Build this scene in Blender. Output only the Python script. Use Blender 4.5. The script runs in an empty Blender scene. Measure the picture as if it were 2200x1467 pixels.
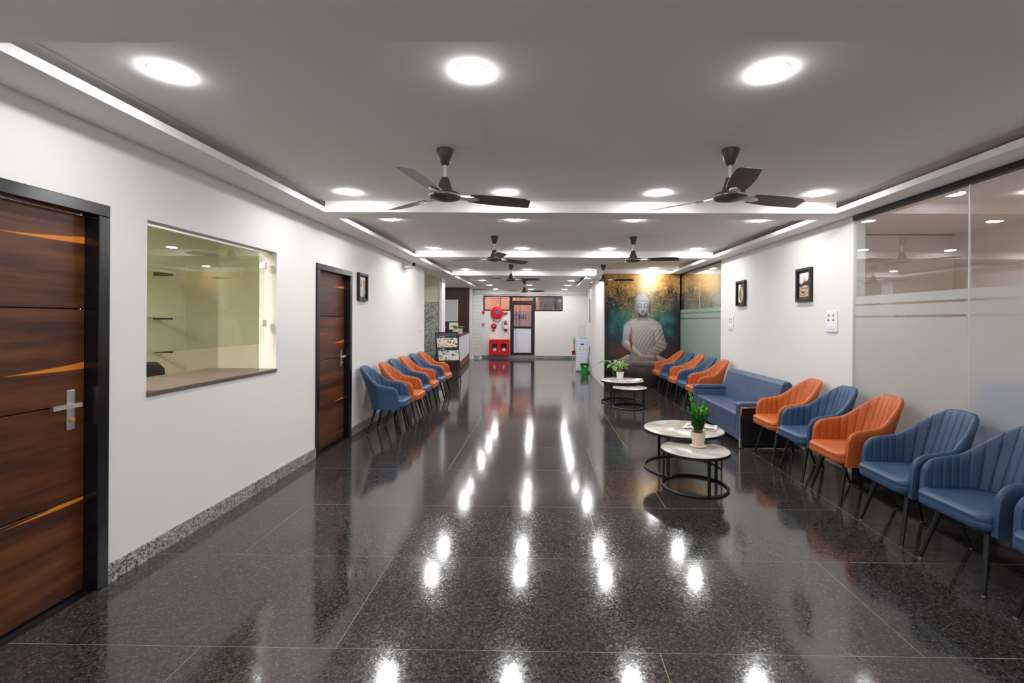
import bpy, bmesh, math, random
import numpy as np
from mathutils import Vector, Matrix

random.seed(7)
S = bpy.context.scene
C = S.collection

# ------------------------------------------------------------------ camera, world, exposure
YAW, ROLL, F_PX, PPX, PPY, EYE = 0.01318, 0.00598, 1000.0, 1151.8, 687.4, 1.5
cam_d = bpy.data.cameras.new('camera')
cam = bpy.data.objects.new('camera', cam_d); C.objects.link(cam)
fwd = Vector((-math.sin(YAW), math.cos(YAW), 0)); rgt = Vector((math.cos(YAW), math.sin(YAW), 0)); up = Vector((0, 0, 1))
r3 = rgt * math.cos(ROLL) + up * math.sin(ROLL); u3 = up * math.cos(ROLL) - rgt * math.sin(ROLL)
M = Matrix((r3, u3, -fwd)).transposed().to_4x4(); M.translation = (0, 0, EYE)
cam.matrix_world = M
cam_d.sensor_width = 36.0; cam_d.sensor_fit = 'HORIZONTAL'
cam_d.lens = 36.0 * F_PX / 2200.0
cam_d.shift_x = -(PPX - 1100.0) / 2200.0
cam_d.shift_y = -(733.5 - PPY) / 2200.0
cam_d.clip_start = 0.02; cam_d.clip_end = 200
S.camera = cam

W = bpy.data.worlds.new('world'); S.world = W; W.use_nodes = True
W.node_tree.nodes['Background'].inputs[0].default_value = (0.95, 0.97, 1.0, 1)
W.node_tree.nodes['Background'].inputs[1].default_value = 1.6

LAMP = 138.0          # radiance of the downlight diffusers
S.view_settings.view_transform = 'Standard'
S.view_settings.look = 'None'
S.view_settings.exposure = 0.6
S.view_settings.gamma = 1.0
S.view_settings.use_curve_mapping = False
try:
    S.cycles.use_denoising = True
    S.cycles.max_bounces = 8
    S.cycles.diffuse_bounces = 5
    S.cycles.glossy_bounces = 3
    S.cycles.transparent_max_bounces = 12
    S.cycles.adaptive_threshold = 0.03
    S.cycles.sample_clamp_indirect = 6.0
    S.cycles.caustics_reflective = True
    S.cycles.blur_glossy = 1.0
    S.cycles.caustics_refractive = False
except Exception:
    pass

# ------------------------------------------------------------------ material helpers
def srgb(r, g, b):
    f = lambda c: (c / 12.92 if c <= 0.04045 else ((c + 0.055) / 1.055) ** 2.4)
    return (f(r / 255.0), f(g / 255.0), f(b / 255.0), 1.0)

def base_mat(name):
    m = bpy.data.materials.new(name); m.use_nodes = True
    nt = m.node_tree; bs = nt.nodes['Principled BSDF']
    return m, nt, bs

def N(nt, typ, **kw):
    n = nt.nodes.new(typ)
    for k, v in kw.items():
        if k.startswith('i_'):
            n.inputs[k[2:].replace('_', ' ')].default_value = v
        else:
            setattr(n, k, v)
    return n

def L(nt, a, b): nt.links.new(a, b)

def mathn(nt, op, a, b=None, clamp=False):
    n = nt.nodes.new('ShaderNodeMath'); n.operation = op; n.use_clamp = clamp
    for i, v in enumerate((a, b)):
        if v is None: continue
        if isinstance(v, (int, float)): n.inputs[i].default_value = v
        else: nt.links.new(v, n.inputs[i])
    return n.outputs[0]

def ramp(nt, fac, stops):
    n = nt.nodes.new('ShaderNodeValToRGB')
    el = n.color_ramp.elements
    while len(el) > 1: el.remove(el[-1])
    el[0].position, el[0].color = stops[0]
    for p, c in stops[1:]:
        e = el.new(p); e.color = c
    L(nt, fac, n.inputs[0])
    return n.outputs[0]

def plain(name, col, rough=0.5, metal=0.0, spec=0.5, var=0.06, vscale=6.0, bump=0.0, bscale=80.0, coat=0.0):
    """one colour with a faint cloudy variation, optional fine relief"""
    m, nt, bs = base_mat(name)
    co = N(nt, 'ShaderNodeTexCoord')
    nz = N(nt, 'ShaderNodeTexNoise', i_Scale=vscale, i_Detail=4.0)
    L(nt, co.outputs['Object'], nz.inputs['Vector'])
    lo = tuple(c * (1 - var) for c in col[:3]) + (1,); hi = tuple(min(1, c * (1 + var)) for c in col[:3]) + (1,)
    L(nt, ramp(nt, nz.outputs[0], [(0.3, lo), (0.7, hi)]), bs.inputs['Base Color'])
    bs.inputs['Roughness'].default_value = rough; bs.inputs['Metallic'].default_value = metal
    bs.inputs['Specular IOR Level'].default_value = spec
    bs.inputs['Coat Weight'].default_value = coat
    if bump:
        n2 = N(nt, 'ShaderNodeTexNoise', i_Scale=bscale, i_Detail=3.0); L(nt, co.outputs['Object'], n2.inputs['Vector'])
        bp = N(nt, 'ShaderNodeBump', i_Strength=bump, i_Distance=0.002)
        L(nt, n2.outputs[0], bp.inputs['Height']); L(nt, bp.outputs[0], bs.inputs['Normal'])
    return m

def granite(name, dark, mid, light, scale, rough, spec=0.5, bump=0.0, rvar=0.0, world=True, ior=1.5):
    m, nt, bs = base_mat(name)
    if world:
        geo = N(nt, 'ShaderNodeNewGeometry'); oi = N(nt, 'ShaderNodeObjectInfo')
        add = N(nt, 'ShaderNodeVectorMath', operation='ADD')
        sc = N(nt, 'ShaderNodeVectorMath', operation='SCALE'); sc.inputs['Scale'].default_value = 0.0
        cmb = N(nt, 'ShaderNodeCombineXYZ'); L(nt, mathn(nt, 'MULTIPLY', oi.outputs['Random'], 13.0), cmb.inputs[0])
        L(nt, mathn(nt, 'MULTIPLY', oi.outputs['Random'], 7.0), cmb.inputs[1])
        L(nt, geo.outputs['Position'], add.inputs[0]); L(nt, cmb.outputs[0], add.inputs[1])
        vec = add.outputs[0]
    else:
        vec = N(nt, 'ShaderNodeTexCoord').outputs['Object']
    v1 = N(nt, 'ShaderNodeTexVoronoi', i_Scale=scale); L(nt, vec, v1.inputs['Vector'])
    nz = N(nt, 'ShaderNodeTexNoise', i_Scale=scale * 0.9, i_Detail=5.0, i_Roughness=0.7); L(nt, vec, nz.inputs['Vector'])
    big = N(nt, 'ShaderNodeTexNoise', i_Scale=2.2, i_Detail=3.0); L(nt, vec, big.inputs['Vector'])
    sep = N(nt, 'ShaderNodeSeparateColor'); L(nt, v1.outputs['Color'], sep.inputs[0])
    a = mathn(nt, 'ADD', mathn(nt, 'MULTIPLY', sep.outputs[0], 0.55), mathn(nt, 'MULTIPLY', nz.outputs[0], 0.6))
    a = mathn(nt, 'ADD', a, mathn(nt, 'MULTIPLY', mathn(nt, 'SUBTRACT', big.outputs[0], 0.5), 0.25))
    col = ramp(nt, a, [(0.34, dark), (0.50, mid), (0.66, mid), (0.82, light)])
    L(nt, col, bs.inputs['Base Color'])
    bs.inputs['Specular IOR Level'].default_value = spec; bs.inputs['IOR'].default_value = ior
    if rvar:
        r = mathn(nt, 'ADD', mathn(nt, 'MULTIPLY', a, rvar), rough - rvar * 0.5, clamp=True)
        L(nt, r, bs.inputs['Roughness'])
    else:
        bs.inputs['Roughness'].default_value = rough
    if bump:
        bp = N(nt, 'ShaderNodeBump', i_Strength=bump, i_Distance=0.0012)
        L(nt, a, bp.inputs['Height']); L(nt, bp.outputs[0], bs.inputs['Normal'])
    return m

def emission(name, col, strength):
    m = bpy.data.materials.new(name); m.use_nodes = True; nt = m.node_tree
    nt.nodes.clear(); o = N(nt, 'ShaderNodeOutputMaterial'); e = N(nt, 'ShaderNodeEmission')
    e.inputs[0].default_value = col; e.inputs[1].default_value = strength
    L(nt, e.outputs[0], o.inputs[0]); return m

def glass(name, tint, ior=1.5, boost=1.6):
    """thin architectural glass: tinted see-through plus a mirror layer on the outer faces"""
    m = bpy.data.materials.new(name); m.use_nodes = True; nt = m.node_tree
    nt.nodes.clear(); o = N(nt, 'ShaderNodeOutputMaterial')
    t = N(nt, 'ShaderNodeBsdfTransparent'); t.inputs[0].default_value = tint
    g = N(nt, 'ShaderNodeBsdfGlossy'); g.inputs['Roughness'].default_value = 0.0; g.inputs[0].default_value = (0.95, 0.97, 0.95, 1)
    fr = N(nt, 'ShaderNodeFresnel'); fr.inputs[0].default_value = ior
    geo = N(nt, 'ShaderNodeNewGeometry')
    fac = mathn(nt, 'MULTIPLY', mathn(nt, 'MULTIPLY', fr.outputs[0], boost), mathn(nt, 'SUBTRACT', 1.0, geo.outputs['Backfacing']), clamp=True)
    mx = N(nt, 'ShaderNodeMixShader'); L(nt, fac, mx.inputs[0]); L(nt, t.outputs[0], mx.inputs[1]); L(nt, g.outputs[0], mx.inputs[2])
    L(nt, mx.outputs[0], o.inputs[0]); return m

def frosted(name, col, trans, seed_scale=2.0):
    """etched film: scatters light back and through"""
    m = bpy.data.materials.new(name); m.use_nodes = True; nt = m.node_tree
    nt.nodes.clear(); o = N(nt, 'ShaderNodeOutputMaterial')
    d = N(nt, 'ShaderNodeBsdfDiffuse'); d.inputs[0].default_value = col
    t = N(nt, 'ShaderNodeBsdfRefraction'); t.inputs[0].default_value = col; t.inputs['Roughness'].default_value = 0.6; t.inputs['IOR'].default_value = 1.15
    g = N(nt, 'ShaderNodeBsdfGlossy'); g.inputs['Roughness'].default_value = 0.35
    m1 = N(nt, 'ShaderNodeMixShader'); m1.inputs[0].default_value = trans
    L(nt, d.outputs[0], m1.inputs[1]); L(nt, t.outputs[0], m1.inputs[2])
    co = N(nt, 'ShaderNodeTexCoord'); nz = N(nt, 'ShaderNodeTexNoise', i_Scale=seed_scale); L(nt, co.outputs['Object'], nz.inputs['Vector'])
    fr = N(nt, 'ShaderNodeFresnel'); fr.inputs[0].default_value = 1.35
    m2 = N(nt, 'ShaderNodeMixShader'); L(nt, mathn(nt, 'MULTIPLY', fr.outputs[0], mathn(nt, 'ADD', mathn(nt, 'MULTIPLY', nz.outputs[0], 0.2), 0.6)), m2.inputs[0])
    L(nt, m1.outputs[0], m2.inputs[1]); L(nt, g.outputs[0], m2.inputs[2])
    # the film scatters once, on the face the light meets first; leaving it costs nothing more
    geo = N(nt, 'ShaderNodeNewGeometry'); tp = N(nt, 'ShaderNodeBsdfTransparent'); m3 = N(nt, 'ShaderNodeMixShader')
    L(nt, geo.outputs['Backfacing'], m3.inputs[0]); L(nt, m2.outputs[0], m3.inputs[1]); L(nt, tp.outputs[0], m3.inputs[2])
    L(nt, m3.outputs[0], o.inputs[0]); return m

def painted(name, rough=0.6):
    m, nt, bs = base_mat(name)
    at = N(nt, 'ShaderNodeAttribute'); at.attribute_name = 'print'
    L(nt, at.outputs['Color'], bs.inputs['Base Color']); bs.inputs['Roughness'].default_value = rough
    bs.inputs['Specular IOR Level'].default_value = 0.25
    return m

def veneer(name):
    """dark walnut door veneer, grain along local X, one pale orange sapwood streak per board"""
    m, nt, bs = base_mat(name)
    co = N(nt, 'ShaderNodeTexCoord'); sep = N(nt, 'ShaderNodeSeparateXYZ'); L(nt, co.outputs['Object'], sep.inputs[0])
    oi = N(nt, 'ShaderNodeObjectInfo')
    x, z = sep.outputs[0], sep.outputs[2]
    cmb = N(nt, 'ShaderNodeCombineXYZ')
    L(nt, mathn(nt, 'MULTIPLY', x, 0.55), cmb.inputs[0])
    L(nt, mathn(nt, 'MULTIPLY', oi.outputs['Random'], 9.0), cmb.inputs[1]); L(nt, mathn(nt, 'MULTIPLY', z, 6.0), cmb.inputs[2])
    n1 = N(nt, 'ShaderNodeTexNoise', i_Scale=1.6, i_Detail=6.0, i_Roughness=0.62); L(nt, cmb.outputs[0], n1.inputs['Vector'])
    c2 = N(nt, 'ShaderNodeCombineXYZ'); L(nt, mathn(nt, 'MULTIPLY', x, 2.0), c2.inputs[0]); L(nt, mathn(nt, 'MULTIPLY', z, 90.0), c2.inputs[2])
    n2 = N(nt, 'ShaderNodeTexNoise', i_Scale=1.0, i_Detail=3.0); L(nt, c2.outputs[0], n2.inputs['Vector'])
    a = mathn(nt, 'ADD', mathn(nt, 'MULTIPLY', n1.outputs[0], 0.85), mathn(nt, 'MULTIPLY', n2.outputs[0], 0.15))
    wood = ramp(nt, a, [(0.30, srgb(40, 20, 10)), (0.45, srgb(70, 37, 18)), (0.58, srgb(98, 55, 26)), (0.72, srgb(128, 74, 34))])
    # streak: a thin straight wedge that widens toward +x; its height is set per board through the object colour
    oc_ = N(nt, 'ShaderNodeSeparateColor'); L(nt, oi.outputs['Color'], oc_.inputs[0])
    t = mathn(nt, 'SUBTRACT', x, 0.03)
    zc = mathn(nt, 'ADD', mathn(nt, 'SUBTRACT', oc_.outputs[0], 0.5), mathn(nt, 'MULTIPLY', mathn(nt, 'MULTIPLY', t, t), 0.10))
    d = mathn(nt, 'ABSOLUTE', mathn(nt, 'SUBTRACT', z, zc))
    half = mathn(nt, 'MULTIPLY', mathn(nt, 'MAXIMUM', t, 0.0), 0.047)
    half = mathn(nt, 'ADD', half, mathn(nt, 'MULTIPLY', mathn(nt, 'SUBTRACT', n1.outputs[0], 0.5), 0.012))
    msk = mathn(nt, 'MULTIPLY', mathn(nt, 'SUBTRACT', half, d), 160.0, clamp=True)
    mx = N(nt, 'ShaderNodeMix', data_type='RGBA'); L(nt, msk, mx.inputs[0])
    L(nt, wood, mx.inputs[6]); mx.inputs[7].default_value = srgb(214, 128, 36)
    L(nt, mx.outputs[2], bs.inputs['Base Color'])
    bs.inputs['Roughness'].default_value = 0.38; bs.inputs['Specular IOR Level'].default_value = 0.4
    bp = N(nt, 'ShaderNodeBump', i_Strength=0.05, i_Distance=0.001); L(nt, n2.outputs[0], bp.inputs['Height']); L(nt, bp.outputs[0], bs.inputs['Normal'])
    return m

def marble(name):
    m, nt, bs = base_mat(name)
    co = N(nt, 'ShaderNodeTexCoord')
    nz = N(nt, 'ShaderNodeTexNoise', i_Scale=3.0, i_Detail=7.0, i_Roughness=0.6, i_Distortion=1.2); L(nt, co.outputs['Object'], nz.inputs['Vector'])
    n2 = N(nt, 'ShaderNodeTexNoise', i_Scale=1.6, i_Detail=5.0, i_Distortion=2.0); L(nt, co.outputs['Object'], n2.inputs['Vector'])
    vein = mathn(nt, 'ABSOLUTE', mathn(nt, 'SUBTRACT', n2.outputs[0], 0.5))
    a = mathn(nt, 'MULTIPLY', mathn(nt, 'ADD', nz.outputs[0], mathn(nt, 'MULTIPLY', vein, 1.6, clamp=True)), 0.8)
    L(nt, ramp(nt, a, [(0.25, srgb(150, 140, 130)), (0.5, srgb(190, 182, 172)), (0.7, srgb(218, 212, 204))]), bs.inputs['Base Color'])
    bs.inputs['Roughness'].default_value = 0.25
    return m

def newsprint(name, seed, accent):
    """printed page: blocks of small grey text, headlines and a few coloured pictures (object X/Y in metres)"""
    m, nt, bs = base_mat(name)
    co = N(nt, 'ShaderNodeTexCoord'); mp = N(nt, 'ShaderNodeMapping'); mp.inputs['Location'].default_value = (seed * 1.37, seed * 0.71, seed * 0.13)
    L(nt, co.outputs['Object'], mp.inputs[0])
    br = N(nt, 'ShaderNodeTexVoronoi', i_Scale=30.0, distance='CHEBYCHEV', i_Randomness=0.75); L(nt, mp.outputs[0], br.inputs['Vector'])
    sp = N(nt, 'ShaderNodeSeparateColor'); L(nt, br.outputs['Color'], sp.inputs[0])
    wv = N(nt, 'ShaderNodeTexWave', i_Scale=70.0, bands_direction='Y', i_Distortion=2.0, i_Detail=1.0); L(nt, mp.outputs[0], wv.inputs['Vector'])
    txt = ramp(nt, wv.outputs[0], [(0.45, srgb(232, 230, 224)), (0.7, srgb(165, 163, 160))])
    pic = ramp(nt, sp.outputs[1], [(0.0, srgb(60, 60, 66)), (0.25, srgb(186, 60, 50)), (0.45, accent), (0.65, srgb(70, 130, 120)), (0.85, srgb(70, 100, 160)), (1.0, srgb(240, 238, 232))])
    mx = N(nt, 'ShaderNodeMix', data_type='RGBA'); L(nt, mathn(nt, 'GREATER_THAN', sp.outputs[0], 0.74), mx.inputs[0])
    L(nt, txt, mx.inputs[6]); L(nt, pic, mx.inputs[7]); L(nt, mx.outputs[2], bs.inputs['Base Color'])
    bs.inputs['Roughness'].default_value = 0.8; bs.inputs['Specular IOR Level'].default_value = 0.2
    return m

# ------------------------------------------------------------------ materials
MT = {}
MT['wall'] = plain('wall_paint', srgb(226, 223, 218), 0.75, spec=0.25, var=0.015, vscale=1.5, bump=0.03, bscale=60)
MT['backwall'] = plain('far_wall_paint_brightened', srgb(240, 238, 234), 0.75, spec=0.25, var=0.015)  # whiter than the other walls, to raise the far wall's brightness by colour
MT['cream'] = plain('cream_paint', srgb(235, 230, 212), 0.75, spec=0.25, var=0.015)
MT['ceil'] = plain('ceiling_paint', srgb(246, 242, 240), 0.85, spec=0.15, var=0.01, vscale=1.2)
MT['dimwall'] = plain('side_room_paint', srgb(236, 220, 212), 0.85, spec=0.1, var=0.03)
MT['floor'] = granite('floor_granite', srgb(26, 25, 25), srgb(54, 51, 50), srgb(82, 73, 69), 112.0, 0.095, spec=0.5, bump=0.045, rvar=0.13, ior=1.68)
MT['grout'] = plain('grout', srgb(170, 156, 142), 0.9, spec=0.1, var=0.1, vscale=30)
MT['skirt'] = granite('skirting_granite', srgb(58, 56, 56), srgb(142, 138, 134), srgb(196, 192, 186), 95.0, 0.3)
MT['pillar'] = granite('pillar_granite', srgb(96, 104, 98), srgb(176, 182, 172), srgb(226, 228, 220), 55.0, 0.25)
MT['blackstone'] = plain('black_stone', srgb(17, 18, 24), 0.22, spec=0.6, var=0.5, vscale=14)
MT['veneer'] = veneer('walnut_veneer')
MT['chrome'] = plain('chrome', (0.75, 0.74, 0.72, 1), 0.12, metal=1.0, var=0.02)
MT['steel'] = plain('brushed_steel', (0.80, 0.78, 0.75, 1), 0.36, metal=1.0, var=0.06, vscale=30)
MT['black'] = plain('black_powder_coat', srgb(20, 20, 22), 0.42, var=0.15)
MT['blackplastic'] = plain('black_plastic', srgb(14, 14, 15), 0.55, var=0.1)
MT['navy'] = plain('navy_leather', srgb(52, 77, 108), 0.46, spec=0.45, var=0.08, vscale=9, bump=0.12, bscale=240)
MT['tan'] = plain('tan_leather', srgb(184, 92, 40), 0.48, spec=0.45, var=0.07, vscale=9, bump=0.12, bscale=240)
MT['sofa'] = plain('sofa_navy_leather', srgb(66, 84, 114), 0.40, spec=0.45, var=0.06, vscale=5, bump=0.10, bscale=200)
MT['marble'] = marble('table_marble')
MT['lamp'] = emission('lamp_diffuser', (0.97, 0.985, 1.0, 1), LAMP)
MT['lampw'] = emission('office_lamp_diffuser', (1.0, 0.95, 0.88, 1), 200.0)
MT['white'] = plain('white_plastic', srgb(236, 236, 236), 0.35, var=0.01)
MT['fan'] = plain('fan_brown_enamel', srgb(74, 64, 58), 0.35, spec=0.5, var=0.08)
MT['fanrod'] = plain('fan_rod_white', srgb(210, 206, 202), 0.35, var=0.02)
MT['glassgreen'] = glass('service_glass', (0.90, 0.955, 0.87, 1), 1.52, 1.9)
MT['glass'] = glass('partition_glass', (0.93, 0.97, 0.94, 1), 1.52, 3.4)
MT['glassdoor'] = glass('door_glass', (0.92, 0.92, 0.92, 1), 1.5, 1.2)
MT['frost'] = frosted('frosted_film', srgb(212, 212, 208), 0.42)
MT['frostgreen'] = frosted('green_frosted_film', srgb(162, 186, 172), 0.35)
MT['brownpanel'] = plain('brown_laminate', srgb(66, 34, 26), 0.5, var=0.15, vscale=10)
MT['deskwood'] = plain('desk_wood', srgb(132, 74, 46), 0.45, var=0.2, vscale=8)
MT['whitepanel'] = plain('white_laminate', srgb(226, 226, 234), 0.4, var=0.01)
MT['board'] = plain('whiteboard', srgb(206, 203, 212), 0.35, var=0.01)
MT['red'] = plain('red_enamel', srgb(222, 14, 16), 0.32, var=0.06)
MT['darkred'] = plain('dark_red_enamel', srgb(178, 18, 30), 0.32, var=0.06)
MT['bluehub'] = plain('blue_hub', srgb(40, 110, 200), 0.4, var=0.1)
MT['green'] = plain('green_plastic', srgb(20, 150, 44), 0.35, var=0.05)
MT['cooler'] = plain('cooler_white', srgb(226, 232, 244), 0.3, var=0.01)
MT['bluep'] = plain('blue_plastic', srgb(20, 96, 190), 0.35, var=0.05)
MT['skyp'] = plain('sky_blue_plastic', srgb(120, 190, 230), 0.35, var=0.03)
MT['jar'] = glass('water_jar', (0.93, 0.95, 0.95, 1), 1.2, 1.0)
MT['pinkpot'] = plain('blush_ceramic', srgb(228, 208, 190), 0.35, var=0.02)
MT['whitepot'] = plain('white_ceramic', srgb(232, 226, 214), 0.3, var=0.03)
MT['greypot'] = plain('charcoal_ceramic', srgb(52, 52, 56), 0.5, var=0.1)
MT['redpot'] = plain('red_plastic_pot', srgb(178, 40, 36), 0.45, var=0.06)
MT['soil'] = plain('soil', srgb(44, 30, 22), 0.95, spec=0.1, var=0.3, vscale=60, bump=0.4)
MT['leaf1'] = plain('zz_leaf', srgb(92, 172, 30), 0.38, var=0.3, vscale=14)
MT['leaf1b'] = plain('zz_leaf_dark', srgb(46, 116, 34), 0.36, var=0.3, vscale=14)
MT['leaf2'] = plain('broad_leaf', srgb(92, 148, 62), 0.42, var=0.3, vscale=10)
MT['leaf3'] = plain('pale_leaf', srgb(150, 178, 120), 0.45, var=0.25, vscale=14)
MT['leaf4'] = plain('lime_leaf', srgb(168, 186, 60), 0.45, var=0.3, vscale=16)
MT['cane'] = plain('cane', srgb(150, 112, 40), 0.6, var=0.2, vscale=20)
MT['stalk'] = plain('stalk', srgb(96, 110, 40), 0.5, var=0.2)
MT['skin'] = plain('skin', srgb(150, 100, 74), 0.55, var=0.05)
MT['hair'] = plain('hair', srgb(26, 20, 18), 0.6, var=0.2, vscale=40)
MT['navycloth'] = plain('navy_cloth', srgb(24, 30, 48), 0.85, var=0.15, vscale=30)
MT['trousers'] = plain('dark_trousers', srgb(34, 34, 38), 0.85, var=0.15)
MT['amber'] = plain('amber_jar', srgb(214, 150, 40), 0.3, var=0.1)
MT['paper'] = plain('paper', srgb(238, 236, 230), 0.8, var=0.02)
MT['news1'] = newsprint('newsprint_a', 1.0, srgb(222, 170, 70))
MT['news2'] = newsprint('newsprint_b', 5.0, srgb(96, 160, 150))
MT['news3'] = newsprint('newsprint_c', 11.0, srgb(200, 110, 120))
MT['magred'] = newsprint('magazine_red', 17.0, srgb(220, 60, 60))
MT['print'] = painted('printed_mural', 0.55)
MT['printgloss'] = painted('printed_picture', 0.3)
MT['shutter'] = plain('white_shutter', srgb(228, 226, 222), 0.5, var=0.02)
MT['outwall'] = plain('outside_plaster', srgb(214, 150, 128), 0.9, spec=0.1, var=0.12, vscale=3)
MT['outground'] = plain('outside_ground', srgb(150, 128, 116), 0.95, spec=0.1, var=0.2, vscale=4)
MT['shed'] = plain('outside_shed', srgb(104, 92, 96), 0.9, var=0.3, vscale=6)
MT['signnavy'] = plain('sign_navy', srgb(34, 40, 110), 0.5, var=0.02)
MT['signorange'] = plain('sign_orange', srgb(228, 122, 50), 0.5, var=0.02)
MT['bluesofa'] = plain('bright_blue_cover', srgb(10, 120, 235), 0.6, var=0.06)
MT['redbanner'] = plain('red_banner', srgb(220, 40, 34), 0.7, var=0.04)
MT['greycloth'] = plain('grey_fabric', srgb(120, 116, 118), 0.9, var=0.2)

# ------------------------------------------------------------------ geometry helpers
class G:
    def __init__(s): s.v = []; s.f = []
    def add(s, vs, fs):
        b = len(s.v); s.v += [tuple(p) for p in vs]; s.f += [tuple(i + b for i in f) for f in fs]; return s
    def box(s, x0, x1, y0, y1, z0, z1):
        v = [(x0, y0, z0), (x1, y0, z0), (x1, y1, z0), (x0, y1, z0), (x0, y0, z1), (x1, y0, z1), (x1, y1, z1), (x0, y1, z1)]
        return s.add(v, [(0, 3, 2, 1), (4, 5, 6, 7), (0, 1, 5, 4), (1, 2, 6, 5), (2, 3, 7, 6), (3, 0, 4, 7)])
    def prism(s, poly, z0, z1):
        n = len(poly)
        v = [(x, y, z0) for x, y in poly] + [(x, y, z1) for x, y in poly]
        f = [tuple(range(n - 1, -1, -1)), tuple(range(n, 2 * n))] + [(i, (i + 1) % n, n + (i + 1) % n, n + i) for i in range(n)]
        return s.add(v, f)
    def lathe(s, prof, n=24, c=(0, 0, 0), cap=True):
        v = []; f = []
        for r, z in prof:
            for k in range(n):
                a = 2 * math.pi * k / n; v.append((c[0] + r * math.cos(a), c[1] + r * math.sin(a), c[2] + z))
        for i in range(len(prof) - 1):
            for k in range(n):
                k2 = (k + 1) % n; f.append((i * n + k, i * n + k2, (i + 1) * n + k2, (i + 1) * n + k))
        if cap:
            if prof[0][0] > 1e-6: f.append(tuple(range(n - 1, -1, -1)))
            if prof[-1][0] > 1e-6: f.append(tuple((len(prof) - 1) * n + k for k in range(n)))
        return s.add(v, f)
    def tube(s, pts, rads, n=8, closed=False, flat=1.0):
        P = [Vector(p) for p in pts]; m = len(P)
        if not hasattr(rads, '__len__'): rads = [rads] * m
        v = []; f = []; ref = None
        for i in range(m):
            if closed: t = P[(i + 1) % m] - P[i - 1]
            else: t = P[min(i + 1, m - 1)] - P[max(i - 1, 0)]
            t.normalize()
            if ref is None: ref = Vector((0, 0, 1)) if abs(t.z) < 0.9 else Vector((1, 0, 0))
            a = t.cross(ref); a.normalize(); b = a.cross(t); b.normalize(); ref = b
            for k in range(n):
                w = 2 * math.pi * k / n
                v.append(P[i] + a * (rads[i] * math.cos(w)) + b * (rads[i] * flat * math.sin(w)))
        for i in range(m if closed else m - 1):
            j = (i + 1) % m
            for k in range(n):
                k2 = (k + 1) % n; f.append((i * n + k, i * n + k2, j * n + k2, j * n + k))
        if not closed: f += [tuple(range(n - 1, -1, -1)), tuple((m - 1) * n + k for k in range(n))]
        return s.add(v, f)
    def rod(s, a, b, r0, r1=None, n=10): return s.tube([a, b], [r0, r0 if r1 is None else r1], n)
    def ball(s, c, r, n=14, m=9):
        if not hasattr(r, '__len__'): r = (r, r, r)
        v = [(c[0], c[1], c[2] - r[2])]; f = []
        for i in range(1, m):
            p = -math.pi / 2 + math.pi * i / m
            for k in range(n):
                a = 2 * math.pi * k / n
                v.append((c[0] + r[0] * math.cos(p) * math.cos(a), c[1] + r[1] * math.cos(p) * math.sin(a), c[2] + r[2] * math.sin(p)))
        v.append((c[0], c[1], c[2] + r[2])); t = len(v) - 1
        for k in range(n):
            k2 = (k + 1) % n; f.append((0, 1 + k2, 1 + k)); f.append((t, 1 + (m - 2) * n + k, 1 + (m - 2) * n + k2))
            for i in range(m - 2): f.append((1 + i * n + k, 1 + i * n + k2, 1 + (i + 1) * n + k2, 1 + (i + 1) * n + k))
        return s.add(v, f)
    def xf(s, mat): s.v = [tuple(mat @ Vector(p)) for p in s.v]; return s
    def build(s, name, mat, parent=None, loc=(0, 0, 0), rz=0.0, smooth=None, bevel=0.0, seg=2):
        me = bpy.data.meshes.new(name); me.from_pydata(s.v, [], s.f); me.update()
        me.materials.append(mat if not isinstance(mat, str) else MT[mat])
        if smooth is not None:
            me.polygons.foreach_set('use_smooth', [True] * len(me.polygons))
            me.set_sharp_from_angle(angle=math.radians(smooth))
        o = bpy.data.objects.new(name, me); C.objects.link(o)
        o.location = loc; o.rotation_euler = (0, 0, rz)
        if parent is not None: o.parent = parent
        if bevel:
            b = o.modifiers.new('edge', 'BEVEL'); b.width = bevel; b.segments = seg; b.limit_method = 'ANGLE'; b.angle_limit = math.radians(40)
        return o

def empty(name, loc=(0, 0, 0), rz=0.0):
    o = bpy.data.objects.new(name, None); C.objects.link(o); o.location = loc; o.rotation_euler = (0, 0, rz); o.empty_display_size = 0.1; return o
def tag(o, label, cat, group=None):
    o['label'] = label; o['category'] = cat
    if group: o['group'] = group
    return o
def struct(o, label=None):
    o['kind'] = 'structure'
    if label: o['label'] = label
    return o
def inst(src, parent, loc=(0, 0, 0), rot=(0, 0, 0), scale=(1, 1, 1), mat=None):
    o = src.copy(); C.objects.link(o); o.parent = parent; o.location = loc; o.rotation_euler = rot; o.scale = scale; return o
def copy_tree(o, parent=None):
    c = o.copy(); C.objects.link(c); c.parent = parent
    for ch in list(o.children): copy_tree(ch, c)
    return c

XL, XR = -2.447, 3.08
ZS, ZC = 2.55, 2.66            # soffit and tray heights
YB = 18.3                      # far wall
WALL_END = 9.617               # left wall stops here
YM = 10.48                     # mural wall

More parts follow.
